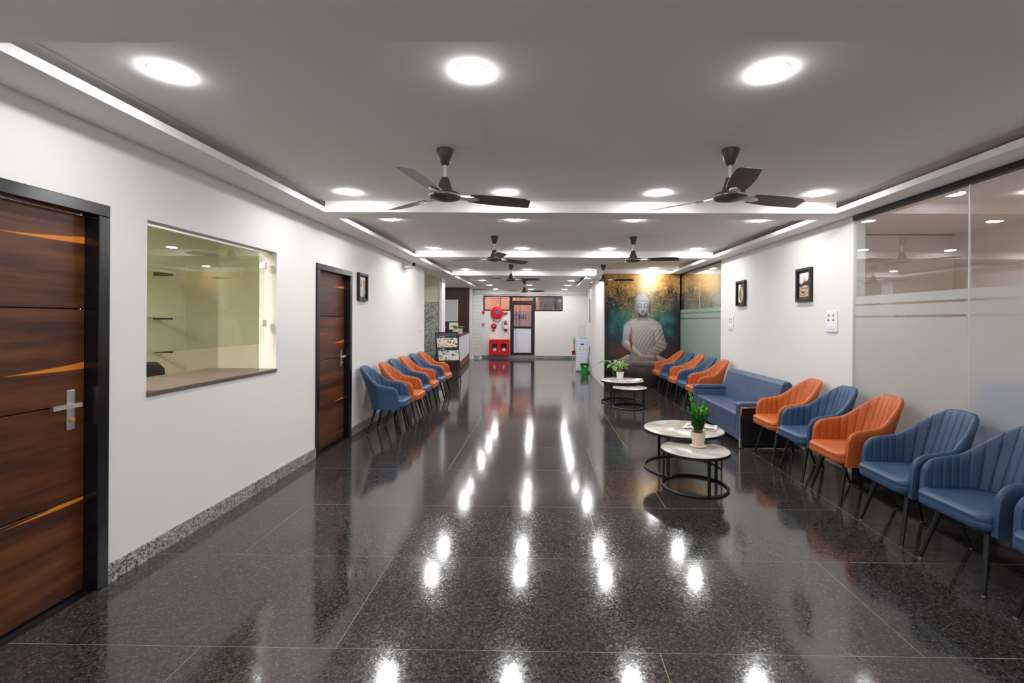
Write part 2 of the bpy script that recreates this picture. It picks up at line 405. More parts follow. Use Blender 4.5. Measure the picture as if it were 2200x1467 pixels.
# ------------------------------------------------------------------ floor
slab = struct(G().box(-5.2, 5.8, -2.9, YB + 0.3, -0.12, -0.0006).build('floor', 'grout'), 'floor of polished dark granite tiles with thin pale joints')
rows = [-2.8, -1.95, -1.13, -0.32, 0.48, 1.30, 2.108, 2.93, 3.742, 4.645]
while rows[-1] < YB - 0.5: rows.append(rows[-1] + 0.835)
rows[-1] = YB
fixed = {5: [-1.55, 0.54], 6: [-0.932, 1.722], 7: [-1.9, 0.381, 2.395], 8: [-0.682, 1.0, 2.405], 9: [-0.93, 0.53, 2.41]}
rnd = random.Random(3)
for i in range(len(rows) - 1):
    xs = list(fixed.get(i, [rnd.choice([-0.93, -0.68]), rnd.choice([0.53, 1.0]), 2.41]))
    x0, x1 = (-3.9, 3.35)
    ed = [x0] + xs + [x1]
    for a, b in zip(ed[:-1], ed[1:]):
        g = 0.0015
        w, d = b - a - 2 * g, rows[i + 1] - rows[i] - 2 * g
        G().box(-w / 2, w / 2, -d / 2, d / 2, -0.015, 0.0).build('tile', 'floor', slab, loc=((a + b) / 2, (rows[i] + rows[i + 1]) / 2, 0))

# ------------------------------------------------------------------ left wall with two doors and the service window
D1 = (1.50, 2.585); D2 = (4.995, 5.925); WN = (2.848, 4.252); TH = 0.16
DZ = 2.125; WZ0, WZ1 = 1.04, 2.107
g = G()
def lw(y0, y1, z0, z1): g.box(XL - TH, XL, y0, y1, z0, z1)
lw(-2.8, D1[0], 0, ZS); lw(D1[0], D1[1], DZ, ZS); lw(D1[1], WN[0], 0, ZS)
lw(WN[0], WN[1], 0, WZ0 - 0.03); lw(WN[0], WN[1], WZ1, ZS); lw(WN[1], D2[0], 0, ZS)
lw(D2[0], D2[1], 2.105, ZS); lw(D2[1], WALL_END, 0, ZS)
struct(g.build('wall_left', 'wall'), 'off-white painted wall with two walnut doors and a service window')

# skirting along the left wall, stone pieces
sk = struct(empty('baseboard_left'), 'speckled grey granite skirting along the off-white wall')
for y0, y1 in ((D1[1], 2.86), (2.86, 3.9), (3.9, D2[0]), (D2[1], 7.2), (7.2, 8.4), (8.4, WALL_END)):
    G().box(XL, XL + 0.014, y0 + 0.002, y1 - 0.002, 0.0, 0.105).build('skirting_stone', 'skirt', sk)

def make_door(name, y0, y1, ztop, label, ledge):
    d = struct(empty(name, (XL, 0, 0)), label)
    fw = 0.066
    for a, b in ((y0, y0 + fw), (y1 - fw, y1)):
        G().box(-0.085, 0.018, a, b, 0, ztop - fw).build('jamb', 'blackstone', d, bevel=0.004)
    G().box(-0.085, 0.018, y0, y1, ztop - fw, ztop).build('lintel', 'blackstone', d, bevel=0.004)
    G().box(-0.16, 0.0, y0 + fw, y1 - fw, -0.002, 0.006).build('threshold', 'blackstone', d)
    h = (ztop - fw - 0.012) / 4
    wy = (y1 - y0 - 2 * fw)
    for k in range(4):
        # board built in its own frame: local x runs along the wall (away from the camera)
        b = G().box(-wy / 2, wy / 2, -0.02, 0.02, -h / 2 + 0.003, h / 2 - 0.003).build('door_board', 'veneer', d, loc=(-0.082, (y0 + y1) / 2, 0.01 + h * (k + 0.5)), rz=math.pi / 2, bevel=0.002, seg=1)
        b.color = (0.5 + (0.235, 0.9, -0.07, 0.10)[k], 0.5, 0.5, 1)
    G().box(-0.104, -0.088, y0 + fw, y1 - fw, 0.01, ztop - fw).build('door_core', 'blackplastic', d)
    hy = y1 - fw - 0.075
    hd = G().box(-0.062, -0.055, hy - 0.022, hy + 0.022, 0.90, 1.115).build('handle_plate', 'steel', d, bevel=0.004)
    l = G().rod((-0.057, hy, 1.035), (-0.012, hy, 1.035), 0.009)
    l.box(-0.022, -0.008, hy - 0.135, hy + 0.012, 1.024, 1.047)
    l.build('lever', 'steel', hd, smooth=40)
    G().lathe([(0.011, 0), (0.011, 0.012), (0.006, 0.014)], 12).xf(Matrix.Translation((-0.056, hy, 0.955)) @ Matrix.Rotation(math.pi / 2, 4, 'Y')).build('key_cylinder', 'amber', hd, smooth=40)
    return d
make_door('door_1', D1[0], D1[1], DZ, 'walnut door with black stone frame and steel lever beside the service window', 0)
make_door('door_2', D2[0], D2[1], 2.105, 'walnut door with black stone frame between service window and row of chairs', 0)

# service window: pane, clips, sill and the little office behind
w1 = struct(empty('window_1', (XL, 0, 0)), 'service window with a hanging green-tinted pane above an open slot')
G().box(-0.075, -0.065, WN[0], 4.175, 1.272, WZ1 - 0.02).build('pane', 'glassgreen', w1)
for z in (1.46, 1.975):
    G().box(-0.088, -0.052, 4.13, 4.19, z - 0.03, z + 0.03).build('glass_clip', 'steel', w1, bevel=0.004)
G().box(-0.09, -0.05, WN[0], WN[1], WZ1 - 0.022, WZ1).build('top_channel', 'steel', w1)
for a, b in ((WN[0], 3.52), (3.525, WN[1])):
    G().box(-0.62, 0.012, a, b, WZ0 - 0.03, WZ0).build('sill_slab', plain('sill_granite', srgb(96, 84, 78), 0.35, var=0.2, vscale=60), w1, bevel=0.004)
rm = G()
rm.box(-4.32, -4.2, 1.3, 6.1, 0, 2.6); rm.box(-4.2, XL - TH, 5.98, 6.1, 0, 2.6); rm.box(-4.2, XL - TH, 1.3, 1.42, 0, 2.6); rm.box(-4.2, XL - TH, 1.42, 5.98, 2.55, 2.6)
struct(rm.build('wall_office', 'cream'), 'cream painted walls of the small office behind the service window')
struct(G().box(-4.2, XL - TH, 1.42, 5.98, -0.004, 0.0).build('floor_office', 'cream'))
for i, z in enumerate((1.14, 1.50, 1.97)):
    s = tag(empty('wall_shelf', (-4.2, 4.62, z)), ['lowest', 'middle', 'topmost'][i] + ' glass wall shelf with black bracket inside the service window', 'shelf', 'office shelves')
    G().box(0, 0.24, -0.45, 0.44, 0.0, 0.008).build('shelf_plate', 'glassgreen', s)
    for y in (-0.3, 0.36): G().box(0, 0.2, y - 0.012, y + 0.012, -0.02, -0.001).build('bracket', 'black', s)
oc = tag(empty('office_chair', (-3.25, 3.62, 0)), 'black padded office chair seen over the service window sill', 'chair')
pts = []
bk = G()
prof = [(-0.25, 0.0), (-0.24, 0.10), (-0.19, 0.16), (0.19, 0.16), (0.24, 0.10), (0.25, 0.0), (0.22, -0.38), (-0.22, -0.38)]
bk.prism(prof, -0.035, 0.035)
bk.xf(Matrix.Translation((0, 0, 0.98)) @ Matrix.Rotation(math.radians(68), 4, 'Z') @ Matrix.Rotation(math.pi / 2, 4, 'X'))
bk.build('backrest', 'blackplastic', oc, bevel=0.02, seg=3)
G().lathe([(0.02, 0.40), (0.22, 0.42), (0.25, 0.46), (0.22, 0.50), (0.0, 0.51)], 20).build('seat', 'blackplastic', oc, smooth=50)
G().rod((0, 0, 0.08), (0, 0, 0.42), 0.025).build('gas_post', 'steel', oc, smooth=40)
G().tube([(-0.0, 0.12, 0.46), (-0.06, 0.3, 0.46), (-0.03, 0.26, 0.75)], 0.018, 8).build('back_bar', 'black', oc, smooth=40)
for k in range(5):
    a = k * 2 * math.pi / 5
    G().tube([(0, 0, 0.09), (0.27 * math.cos(a), 0.27 * math.sin(a), 0.06)], [0.025, 0.016], 8).build('base_arm', 'black', oc, smooth=40)
    G().ball((0.27 * math.cos(a), 0.27 * math.sin(a), 0.03), 0.03, 10, 6).build('caster', 'blackplastic', oc, smooth=60)
ol = tag(empty('office_lamp', (-3.3, 2.5, 2.55)), 'ceiling lamp inside the service office', 'lamp')
G().lathe([(0.0, -0.012), (0.17, -0.012), (0.17, 0.0)], 24).build('diffuser', 'lampw', ol)
G().lathe([(0.17, -0.014), (0.19, -0.012), (0.19, 0.0), (0.17, 0.0)], 24, cap=False).build('rim', 'white', ol)

# ------------------------------------------------------------------ ceiling: soffits, beams, trays
cl = G()
def cbox(x0, x1, y0, y1, z0=ZS, z1=ZS + 0.05): cl.box(x0, x1, y0, y1, z0, z1)
LX, RX = -2.142, 2.845
cbox(XL - 0.2, LX, -2.8, 14.9)                      # left soffit
cbox(RX, XR + 0.15, -2.8, YM)                       # right soffit
cbox(LX, RX, -1.2, 1.757)                           # wide band over the camera
cbox(LX, RX, 4.55, 4.845, ZS, ZC)                   # cross beams
cbox(LX, RX, 7.80, 8.0, ZS, ZC)
cbox(LX, RX, 11.0, 11.32, ZS, ZC)
cbox(1.08, 2.6, 11.32, 14.9)                        # soffit beside the far tray
cl.box(1.22, 3.2, YM + 0.05, 11.0, ZS, ZC)
ce = struct(cl.build('ceiling', 'ceil'), 'white plaster ceiling with dropped borders and raised trays')
tr = G()
for y0, y1 in ((-2.8, -1.2), (1.757, 4.55), (4.845, 7.80), (8.0, 11.0)):
    tr.box(LX - 0.005, RX + 0.005, y0, y1, ZC, ZC + 0.03)
tr.box(LX - 0.005, 1.085, 11.32, YB, ZC, ZC + 0.03)
tr.box(1.08, 2.6, 14.9, YB, ZC, ZC + 0.03)
tr.box(-5.2, LX, 14.9, YB, ZC + 0.05, ZC + 0.08)
tr.box(-5.2, XL - 0.2, WALL_END, 14.9, ZC + 0.03, ZC + 0.06)
tr.build('tray_panel', 'ceil', ce)
cv = G()                                            # dark hollow of the cove behind the lips
cv.box(XL - 0.2, LX - 0.005, -2.8, 14.9, ZC + 0.06, ZC + 0.09); cv.box(RX + 0.005, XR + 0.3, -2.8, YM, ZC + 0.06, ZC + 0.09)
cv.box(LX - 0.04, LX - 0.01, -2.8, 14.9, ZC, ZC + 0.06); cv.box(RX + 0.01, RX + 0.04, -2.8, YM, ZC, ZC + 0.06)
cv.build('cove_top', 'ceil', ce)
G().box(-5.2, 5.8, -2.9, YB + 0.3, 2.86, 2.9).build('slab', 'ceil', ce)

# ------------------------------------------------------------------ right wall, glass partitions, side room
RW0, RW1 = 4.66, 8.07
struct(G().box(XR, XR + 0.12, RW0, RW1, 0, ZS).build('wall_right', 'wall'), 'off-white wall pier between the two glass partitions')
def partition(name, edges, film_mat, label, kerb, rail):
    w = struct(empty(name, (XR, 0, 0)), label)
    y0, y1 = edges[0], edges[-1]
    for a, b in zip(edges[:-1], edges[1:]):
        G().box(0.02, 0.03, a + 0.003, b - 0.003, 0.12, ZS - 0.03).build('pane', 'glass', w)
        for z0, z1 in ((0.12, 1.542), (1.562, 1.655), (1.675, 1.748)):
            G().box(0.0165, 0.0182, a + 0.003, b - 0.003, z0, z1).build('frosted_film', film_mat, w)
    for y in edges[1:-1]: G().box(0.018, 0.032, y - 0.0028, y + 0.0028, 0.12, ZS - 0.03).build('silicone_joint', 'white', w)
    G().box(-0.005, 0.05, y0, y1, ZS - rail, ZS).build('top_rail', 'black', w)
    G().box(-0.01, 0.06, y0, y1, 0.10, 0.125).build('bottom_rail', 'black', w)
    G().box(0.0, 0.10, y0, y1, 0.0, 0.10).build('kerb', 'blackstone' if kerb else 'skirt', w)
    return w
partition('window_2', [-1.5, -0.27, 0.96, 2.19, 3.425, RW0], 'frost', 'tall glass partition with grey frosted film behind the near chairs', True, 0.045)
partition('window_3', [RW1, 9.206, YM], 'frostgreen', 'glass partition with green frosted film beside the mural', True, 0.022)
sr = G()
sr.box(5.5, 5.6, -2.8, 11.2, 0, 2.86); sr.box(XR + 0.12, 5.5, -2.9, -2.8, 0, 2.86); sr.box(XR, 5.5, YM, YM + 0.12, 0, 2.86)
sr.box(XR + 0.05, 5.5, -2.8, YM, ZC + 0.02, ZC + 0.05)
sr.box(XR + 0.12, 5.5, 6.3, 6.38, 0, 2.66)
struct(sr.build('wall_side_room', 'dimwall'), 'dim walls of the rooms behind the glass partitions')
struct(G().box(3.36, 5.5, -2.8, YM, -0.004, 0.0).build('floor_side_room', 'dimwall'))
G_ = G().box(XR, XR + 0.05, -2.8, -1.5, 0, ZS); struct(G_.build('wall_right_near', 'wall'))
struct(G().box(XL - TH, 5.6, -2.92, -2.8, 0, 2.86).build('wall_front', 'wall'), 'off-white wall behind the viewer')

# blue lounge and far-room things seen through the film
bs = tag(empty('lounge_seat', (3.48, 3.22, 0)), 'bright blue lounge seat blurred behind the frosted near partition', 'seat')
G().box(-0.30, 0.16, -0.60, 0.60, 0.08, 0.62).build('seat', 'bluesofa', bs, bevel=0.05, seg=3)
G().box(0.10, 0.30, -0.60, 0.60, 0.10, 1.05).build('backrest', 'bluesofa', bs, bevel=0.06, seg=3)
for x in (-0.22, 0.22):
    for y in (-0.48, 0.48): G().rod((x, y, 0), (x, y, 0.1), 0.02).build('leg', 'black', bs)
rb = tag(empty('hanging_banner', (4.9, YM - 0.06, 0)), 'red hanging banner behind the glass beside the mural', 'banner')
G().box(-0.07, 0.07, -0.01, 0.01, 1.2, 2.22).build('cloth', 'redbanner', rb); G().rod((-0.09, 0, 2.225), (0.09, 0, 2.225), 0.01).build('rod', 'steel', rb)
wr = tag(empty('display_rack', (4.25, YM - 0.3, 0)), 'white framed display rack behind the glass beside the mural', 'rack')
for x in (-0.22, 0.30): G().box(x - 0.03, x + 0.03, -0.03, 0.03, 0, 2.25).build('post', 'white', wr)
for z in (0.6, 1.2, 1.8, 2.22): G().box(-0.25, 0.33, -0.12, 0.12, z - 0.015, z + 0.015).build('shelf', 'white', wr)
for k in range(5): G().box(-0.17 + k * 0.09, -0.11 + k * 0.09, -0.10, 0.08, 1.816, 2.05 + 0.03 * (k % 3)).build('folder', 'greycloth', wr)

# ------------------------------------------------------------------ mural wall, right pier wall, far wall
struct(G().box(1.39, XR + 0.1, YM, YM + 0.1, 0, ZS + 0.02).build('wall_mural', 'wall'))
pw = G().box(1.38, 1.62, YM + 0.1, 13.42, 0, ZC); pw.box(1.38, 1.40, YM - 0.001, YM + 0.1, 0, ZS)
struct(pw.build('wall_pier', 'wall'), 'off-white wall running back from the mural to the water cooler')
fw_ = G(); fw_.box(1.76, 1.9, 13.3, YB, 0, 1.4); fw_.box(1.76, 1.9, 13.3, YB, 2.3, 2.8); fw_.box(1.76, 1.9, 13.3, 16.6, 1.4, 2.3); fw_.box(1.76, 1.9, 17.5, YB, 1.4, 2.3)
fw_.box(1.5, 1.9, 13.3, 13.42, 0, 2.8)
struct(fw_.build('wall_far_right', 'wall'))
w5 = struct(empty('window_5', (1.8, 17.05, 0)), 'narrow grey side window near the far corner')
G().box(0.0, 0.02, -0.42, 0.42, 1.43, 2.27).build('pane', 'glassdoor', w5)
for y in (-0.45, 0.42): G().box(-0.02, 0.04, y, y + 0.03, 1.4, 2.3).build('jamb', 'black', w5)
for z in (1.4, 2.27): G().box(-0.02, 0.04, -0.42, 0.42, z, z + 0.03).build('rail', 'black', w5)
bw = G()
# openings: transom strip z 1.87..2.45 from x -2.315..0.80, door x -1.25..-0.30 z 0.1..2.45
bw.box(-5.2, -2.315, YB, YB + 0.14, 0, ZC + 0.19); bw.box(-2.315, -2.0, YB, YB + 0.14, ZC, ZC + 0.19); bw.box(0.80, 1.9, YB, YB + 0.14, 0, ZC)
bw.box(-2.315, -1.252, YB, YB + 0.14, 0, 1.865); bw.box(-0.298, 0.80, YB, YB + 0.14, 0, 1.865)
bw.box(-2.315, 0.80, YB, YB + 0.14, 2.452, ZC); bw.box(-1.252, -0.298, YB, YB + 0.14, 0, 0.10)
wbk = struct(bw.build('wall_back', 'backwall'), 'off-white far wall with red fire gear and a black framed glass door')
struct(G().box(-2.70, 1.76, YB - 0.10, YB - 0.001, 2.50, ZC).build('trim_1', 'wall'), 'plain off-white header beam above the far door')
sb = struct(empty('baseboard_back'), 'grey granite skirting along the far wall')
for a, b in ((-2.4, -1.252), (-0.298, 0.7), (0.7, 1.76)): G().box(a + 0.002, b - 0.002, YB - 0.014, YB, 0, 0.10).build('skirting_stone', 'skirt', sb)
G().box(-1.252, -0.298, YB - 0.02, YB + 0.14, 0.0, 0.105).build('door_step', 'skirt', sb)

# glass door and transoms in black frames
d3 = struct(empty('door_3', (0, YB, 0)), 'black framed glass door with white lower panel in the far wall')
X0, X1 = -1.252, -0.298
for a, b in ((X0, X0 + 0.075), (X1 - 0.075, X1)): G().box(a, b, -0.02, 0.05, 0.105, 2.45).build('jamb', 'black', d3)
G().box(X0 + 0.075, X1 - 0.075, -0.02, 0.05, 2.38, 2.45).build('head', 'black', d3)
G().box(X0 + 0.075, X1 - 0.075, -0.02, 0.05, 2.17, 2.25).build('transom_bar', 'black', d3)
for a, b in ((X0 + 0.075, X0 + 0.135), (X1 - 0.135, X1 - 0.075)): G().box(a, b, -0.015, 0.035, 0.11, 2.165).build('stile', 'black', d3)
for z0, z1 in ((0.11, 0.21), (1.17, 1.245), (2.09, 2.165)): G().box(X0 + 0.135, X1 - 0.135, -0.015, 0.035, z0, z1).build('rail', 'black', d3)
G().box(X0 + 0.135, X1 - 0.135, 0.005, 0.02, 0.21, 1.17).build('lower_panel', 'whitepanel', d3)
G().box(X0 + 0.135, X1 - 0.135, 0.008, 0.016, 1.245, 2.09).build('pane', 'glassdoor', d3)
G().box(X0 + 0.075, X1 - 0.075, 0.008, 0.016, 2.25, 2.38).build('transom_pane', 'glassdoor', d3)
hb = G().rod((-1.02, -0.055, 0.40), (-1.02, -0.055, 1.16), 0.014)
for z in (0.45, 1.12): hb.rod((-1.06, -0.05, z), (-0.97, -0.05, z), 0.008).rod((-1.02, -0.055, z), (-1.02, -0.012, z), 0.01)
hb.build('pull_bar', 'steel', d3, smooth=40)
for x in (-1.03, -0.885): G().rod((x, 0.06, 1.2), (x, 0.06, 2.4), 0.012, n=6).build('security_bar', 'black', d3)
w4 = struct(empty('window_4', (0, YB, 0)), 'black framed transom windows on both sides of the glass door')
for a, b in ((-2.315, X0), (X1, 0.80)):
    for x0, x1, z0, z1 in ((a, b, 2.40, 2.452), (a, b, 1.862, 1.90), (a, a + 0.04, 1.90, 2.40), (b - 0.04, b, 1.90, 2.40)):
        G().box(x0, x1, -0.02, 0.05, z0, z1).build('frame_bar', 'black', w4)
    m_ = a + (b - a) * (0.62 if a < -1.5 else 0.82)
    G().box(m_ - 0.01, m_ + 0.01, 0.0, 0.03, 1.90, 2.40).build('mullion', 'black', w4)
    G().box(a + 0.04, b - 0.04, -0.005, 0.01, 2.345, 2.36).build('track', 'black', w4)
    G().box(a + 0.04, b - 0.04, 0.012, 0.018, 1.90, 2.40).build('pane', 'glassdoor', w4)

# outside: plaster wall, ground and sign board beyond the door
struct(G().box(-9, 9, YB + 0.3, 30, -0.1, -0.02).build('outside_ground', 'outground'), 'pale ground outside the far door')
struct(G().box(-9, 0.0, 22.4, 22.6, 0, 5.5).build('outside_wall', 'outwall'), 'pink plaster wall outside the far door')
sd = tag(empty('outside_shed', (1.22, 20.9, 0)), 'grey weathered shed seen through the far transom', 'shed')
G().box(-1.35, 3.4, 0, 1.2, -0.02, 2.95).build('shed_wall', 'shed', sd)
G().add([(-1.0, -0.2, 3.0), (3.6, -0.2, 3.0), (3.6, 1.3, 3.4), (-1.0, 1.3, 3.4), (-1.0, -0.2, 2.95), (3.6, -0.2, 2.95), (3.6, 1.3, 3.35), (-1.0, 1.3, 3.35)], [(0, 1, 2, 3), (7, 6, 5, 4), (0, 4, 5, 1), (1, 5, 6, 2), (2, 6, 7, 3), (3, 7, 4, 0)]).build('shed_roof', 'steel', sd)
for k in range(4): G().box(-0.75 + k * 0.32, -0.50 + k * 0.32, -0.03, 0.0, 1.75, 2.0 + 0.07 * (k % 3)).build('crate', 'cane' if k % 2 else 'outwall', sd)
for x in (-0.62, 0.55): G().box(x - 0.03, x + 0.03, -0.06, -0.03, -0.02, 2.95).build('post', 'black', sd)
sg = tag(empty('sign_board', (-0.89, 20.6, 0)), 'pale sign board with navy letters outside the glass door', 'sign')
G().box(-0.75, 0.62, 0, 0.04, 0.55, 1.9).build('board', plain('sign_face', srgb(156, 126, 126), 0.7, var=0.05), sg)
for x in (-0.6, 0.55): G().box(x - 0.03, x + 0.03, 0.04, 0.08, -0.02, 1.9).build('post', 'steel', sg)
def text_obj(txt, size, mat, parent, loc, name='lettering', rot=(math.pi / 2, 0, 0), ext=0.004):
    cu = bpy.data.curves.new(name, 'FONT'); cu.body = txt; cu.size = size; cu.extrude = ext; cu.align_x = 'CENTER'; cu.align_y = 'CENTER'
    t = bpy.data.objects.new(name, cu); C.objects.link(t)
    dg = bpy.context.evaluated_depsgraph_get(); me = bpy.data.meshes.new_from_object(t.evaluated_get(dg))
    bpy.data.objects.remove(t); me.materials.clear(); me.materials.append(MT[mat] if isinstance(mat, str) else mat)
    o = bpy.data.objects.new(name, me); C.objects.link(o); o.parent = parent; o.location = loc; o.rotation_euler = rot; return o
text_obj('CN', 0.34, 'signnavy', sg, (-0.16, -0.01, 1.62)); text_obj('i', 0.34, 'signnavy', sg, (0.15, -0.01, 1.62)); text_obj('r', 0.34, 'signorange', sg, (0.27, -0.01, 1.64))

# white louvred shutter standing at the left end of the far wall
sh = tag(empty('folding_shutter', (-2.53, YB - 0.35, 0)), 'white slatted folding shutter parked beside the reception end wall', 'shutter')
for x in (-0.16, 0.17): G().box(x - 0.02, x + 0.02, -0.02, 0.02, 0.04, 2.45).build('stile', 'shutter', sh)
for k in range(17): G().box(-0.14, 0.15, -0.008, 0.008, 0.12 + k * 0.138, 0.235 + k * 0.138).build('slat', 'shutter', sh, bevel=0.004)
for x in (-0.13, 0.14): G().box(x - 0.06, x + 0.06, -0.10, 0.10, 0, 0.04).build('foot', 'white', sh)

# ------------------------------------------------------------------ pillar, reception
YP = 11.75
pl = G().box(-4.4, -2.60, YP, YP + 0.35, 0, ZC + 0.05)
struct(pl.build('wall_pillar', 'cream'), 'cream pillar with a speckled granite lower half by the reception')
pc = [o for o in C.objects if o.name == 'wall_pillar'][0]
G().box(-4.4, -2.605, YP - 0.015, YP, 0, 1.94).build('granite_slab', 'pillar', pc)
G().box(-2.60, -2.535, YP - 0.03, YP + 0.36, 0, ZC).build('edge_trim', 'white', pc)
struct(G().box(-5.2, -5.08, WALL_END - 3.5, YB, 0, 2.8).build('wall_far_left', 'cream'))
struct(G().box(-5.1, XL - TH, 9.4, WALL_END - 0.002, 0, 2.8).build('wall_passage', 'cream'))
bp_ = struct(G().box(-5.08, -2.775, 17.66, 17.8, 0, 2.78).build('wall_reception', 'brownpanel'), 'dark brown panelled wall behind the reception desk')
for k in range(12):
    x = -5.06 + k * 0.191
    G().box(x + 0.003, x + 0.188, 17.63, 17.66, 0, 2.70).build('panel_board', 'brownpanel', bp_)
struct(G().box(-2.775, -2.72, 17.60, YB, 0, ZC + 0.05).build('wall_reception_end', 'wall'))
wb = tag(empty('whiteboard', (-3.55, 17.60, 1.85)), 'blank whiteboard on the brown panelled reception wall', 'whiteboard')
G().box(-0.40, 0.33, 0, 0.02, -0.40, 0.38).build('writing_face', 'board', wb)
for x0, x1, z0, z1 in ((-0.42, 0.35, 0.38, 0.40), (-0.42, 0.35, -0.42, -0.40), (-0.42, -0.40, -0.40, 0.38), (0.33, 0.35, -0.40, 0.38)):
    G().box(x0, x1, -0.008, 0.025, z0, z1).build('frame_bar', 'white', wb)
G().ball((0.36, -0.01, 0.42), 0.02, 8, 6).build('corner_stud', 'chrome', wb)
# desk: runs along the corridor, slightly skewed to it
ang = math.atan2(-0.30, 3.7)
dk = tag(empty('reception_desk', (-2.415, 13.6, 0), -math.atan2(-0.30, 3.7)), 'brown reception desk with white front panel behind the newspaper rack', 'desk')
G().box(-0.40, -0.02, 0.0, 3.75, 0.0, 1.0).build('carcass', 'brownpanel', dk)
G().box(-0.44, 0.02, -0.03, 3.78, 1.0, 1.045).build('desk_top', 'brownpanel', dk, bevel=0.004)
for k in range(3): G().box(-0.019, 0.0, 0.02 + k * 1.25, 0.02 + k * 1.25 + 1.24, 0.25, 0.995).build('front_panel', 'whitepanel', dk)
G().box(-0.019, -0.004, 0.0, 3.75, 0.02, 0.24).build('plinth_board', 'deskwood', dk)

def leaf_mesh(name, mat, length, width, droop=0.3, seg=6, fold=0.15):
    """leaf along +X, drooping"""
    v = []; f = []
    for i in range(seg + 1):
        t = i / seg
        w = width * 0.5 * math.sin(math.pi * min(1, t * 0.92 + 0.05)) ** 0.8
        if i == seg: w = 0.0005
        x = length * t * (1 - 0.25 * droop * t); z = length * (0.35 * t - droop * t * t)
        v += [(x, -w, z + w * fold), (x, 0, z), (x, w, z + w * fold)]
    n = len(v)
    v += [(a, b, c - 0.0012) for a, b, c in v]
    for i in range(seg):
        a = i * 3
        f += [(a, a + 3, a + 4, a + 1), (a + 1, a + 4, a + 5, a + 2)]
        f += [(n + a + 1, n + a + 4, n + a + 3, n + a), (n + a + 2, n + a + 5, n + a + 4, n + a + 1)]
    me = bpy.data.meshes.new(name); me.from_pydata(v, [], f); me.update(); me.materials.append(MT[mat])
    me.polygons.foreach_set('use_smooth', [True] * len(me.polygons))
    return me
def put_leaf(me, parent, loc, az, tilt, sc=1.0, name='leaf', roll=0.0):
    o = bpy.data.objects.new(name, me); C.objects.link(o); o.parent = parent; o.location = loc
    o.rotation_mode = 'XYZ'
    m = Matrix.Rotation(az, 4, 'Z') @ Matrix.Rotation(-tilt, 4, 'Y') @ Matrix.Rotation(roll, 4, 'X')
    o.rotation_euler = m.to_euler(); o.scale = (sc, sc, sc); return o

def pot_small(name, label, loc, r, h, potmat, leafmat, nl, ll, lw_, tilt0, cat='plant'):
    p = tag(empty(name, loc), label, cat)
    G().lathe([(r * 0.78, 0), (r, h), (r * 0.92, h), (r * 0.86, h * 0.86)], 20, cap=False).lathe([(r * 0.78, 0.0), (0.0, 0.0)], 20, cap=False).build('pot', potmat, p, smooth=50)
    G().lathe([(r * 0.9, h * 0.85), (0.0, h * 0.88)], 16, cap=False).build('soil', 'soil', p)
    me = leaf_mesh('leaf', leafmat, ll, lw_, 0.45)
    for k in range(nl):
        az = k * 2.399; t = tilt0 + 0.6 * ((k * 7) % 10) / 10
        put_leaf(me, p, (0.01 * math.cos(az), 0.01 * math.sin(az), h * 0.87), az, t, 0.75 + 0.35 * ((k * 3) % 7) / 7)
    return p
def on_desk(u, v):   # point on the desk top, desk coordinates
    c, s_ = math.cos(dk.rotation_euler[2]), math.sin(dk.rotation_euler[2])
    return (-2.415 + u * c - v * s_, 13.6 + u * s_ + v * c, 1.046)
pot_small('potted_plant', 'pale green spotted plant in white pot at the near end of reception desk', on_desk(-0.16, 0.35), 0.085, 0.17, 'whitepot', 'leaf4', 16, 0.24, 0.07, 0.5)
pot_small('potted_plant', 'bright green plant in white pot farther along the reception desk', on_desk(-0.12, 1.35), 0.09, 0.17, 'whitepot', 'leaf1', 16, 0.24, 0.09, 0.2)
aj = tag(empty('jar', on_desk(-0.20, 1.1)), 'small amber jar beside the bright green plant on reception desk', 'jar')
G().lathe([(0.04, 0), (0.045, 0.01), (0.045, 0.10), (0.035, 0.12)], 16).build('body', 'amber', aj, smooth=40); G().lathe([(0.037, 0.12), (0.037, 0.14)], 16).build('lid', 'cane', aj)
ph = tag(empty('desk_monitor', on_desk(-0.28, 0.95)), 'pale monitor back standing on reception desk between the two plants', 'monitor')
G().box(-0.14, 0.14, -0.015, 0.015, 0.14, 0.36).build('screen_housing', 'white', ph, bevel=0.006); G().box(-0.02, 0.02, -0.01, 0.01, 0.0, 0.15).build('neck', 'steel', ph); G().box(-0.09, 0.09, -0.06, 0.06, 0.0, 0.012).build('base', 'steel', ph)

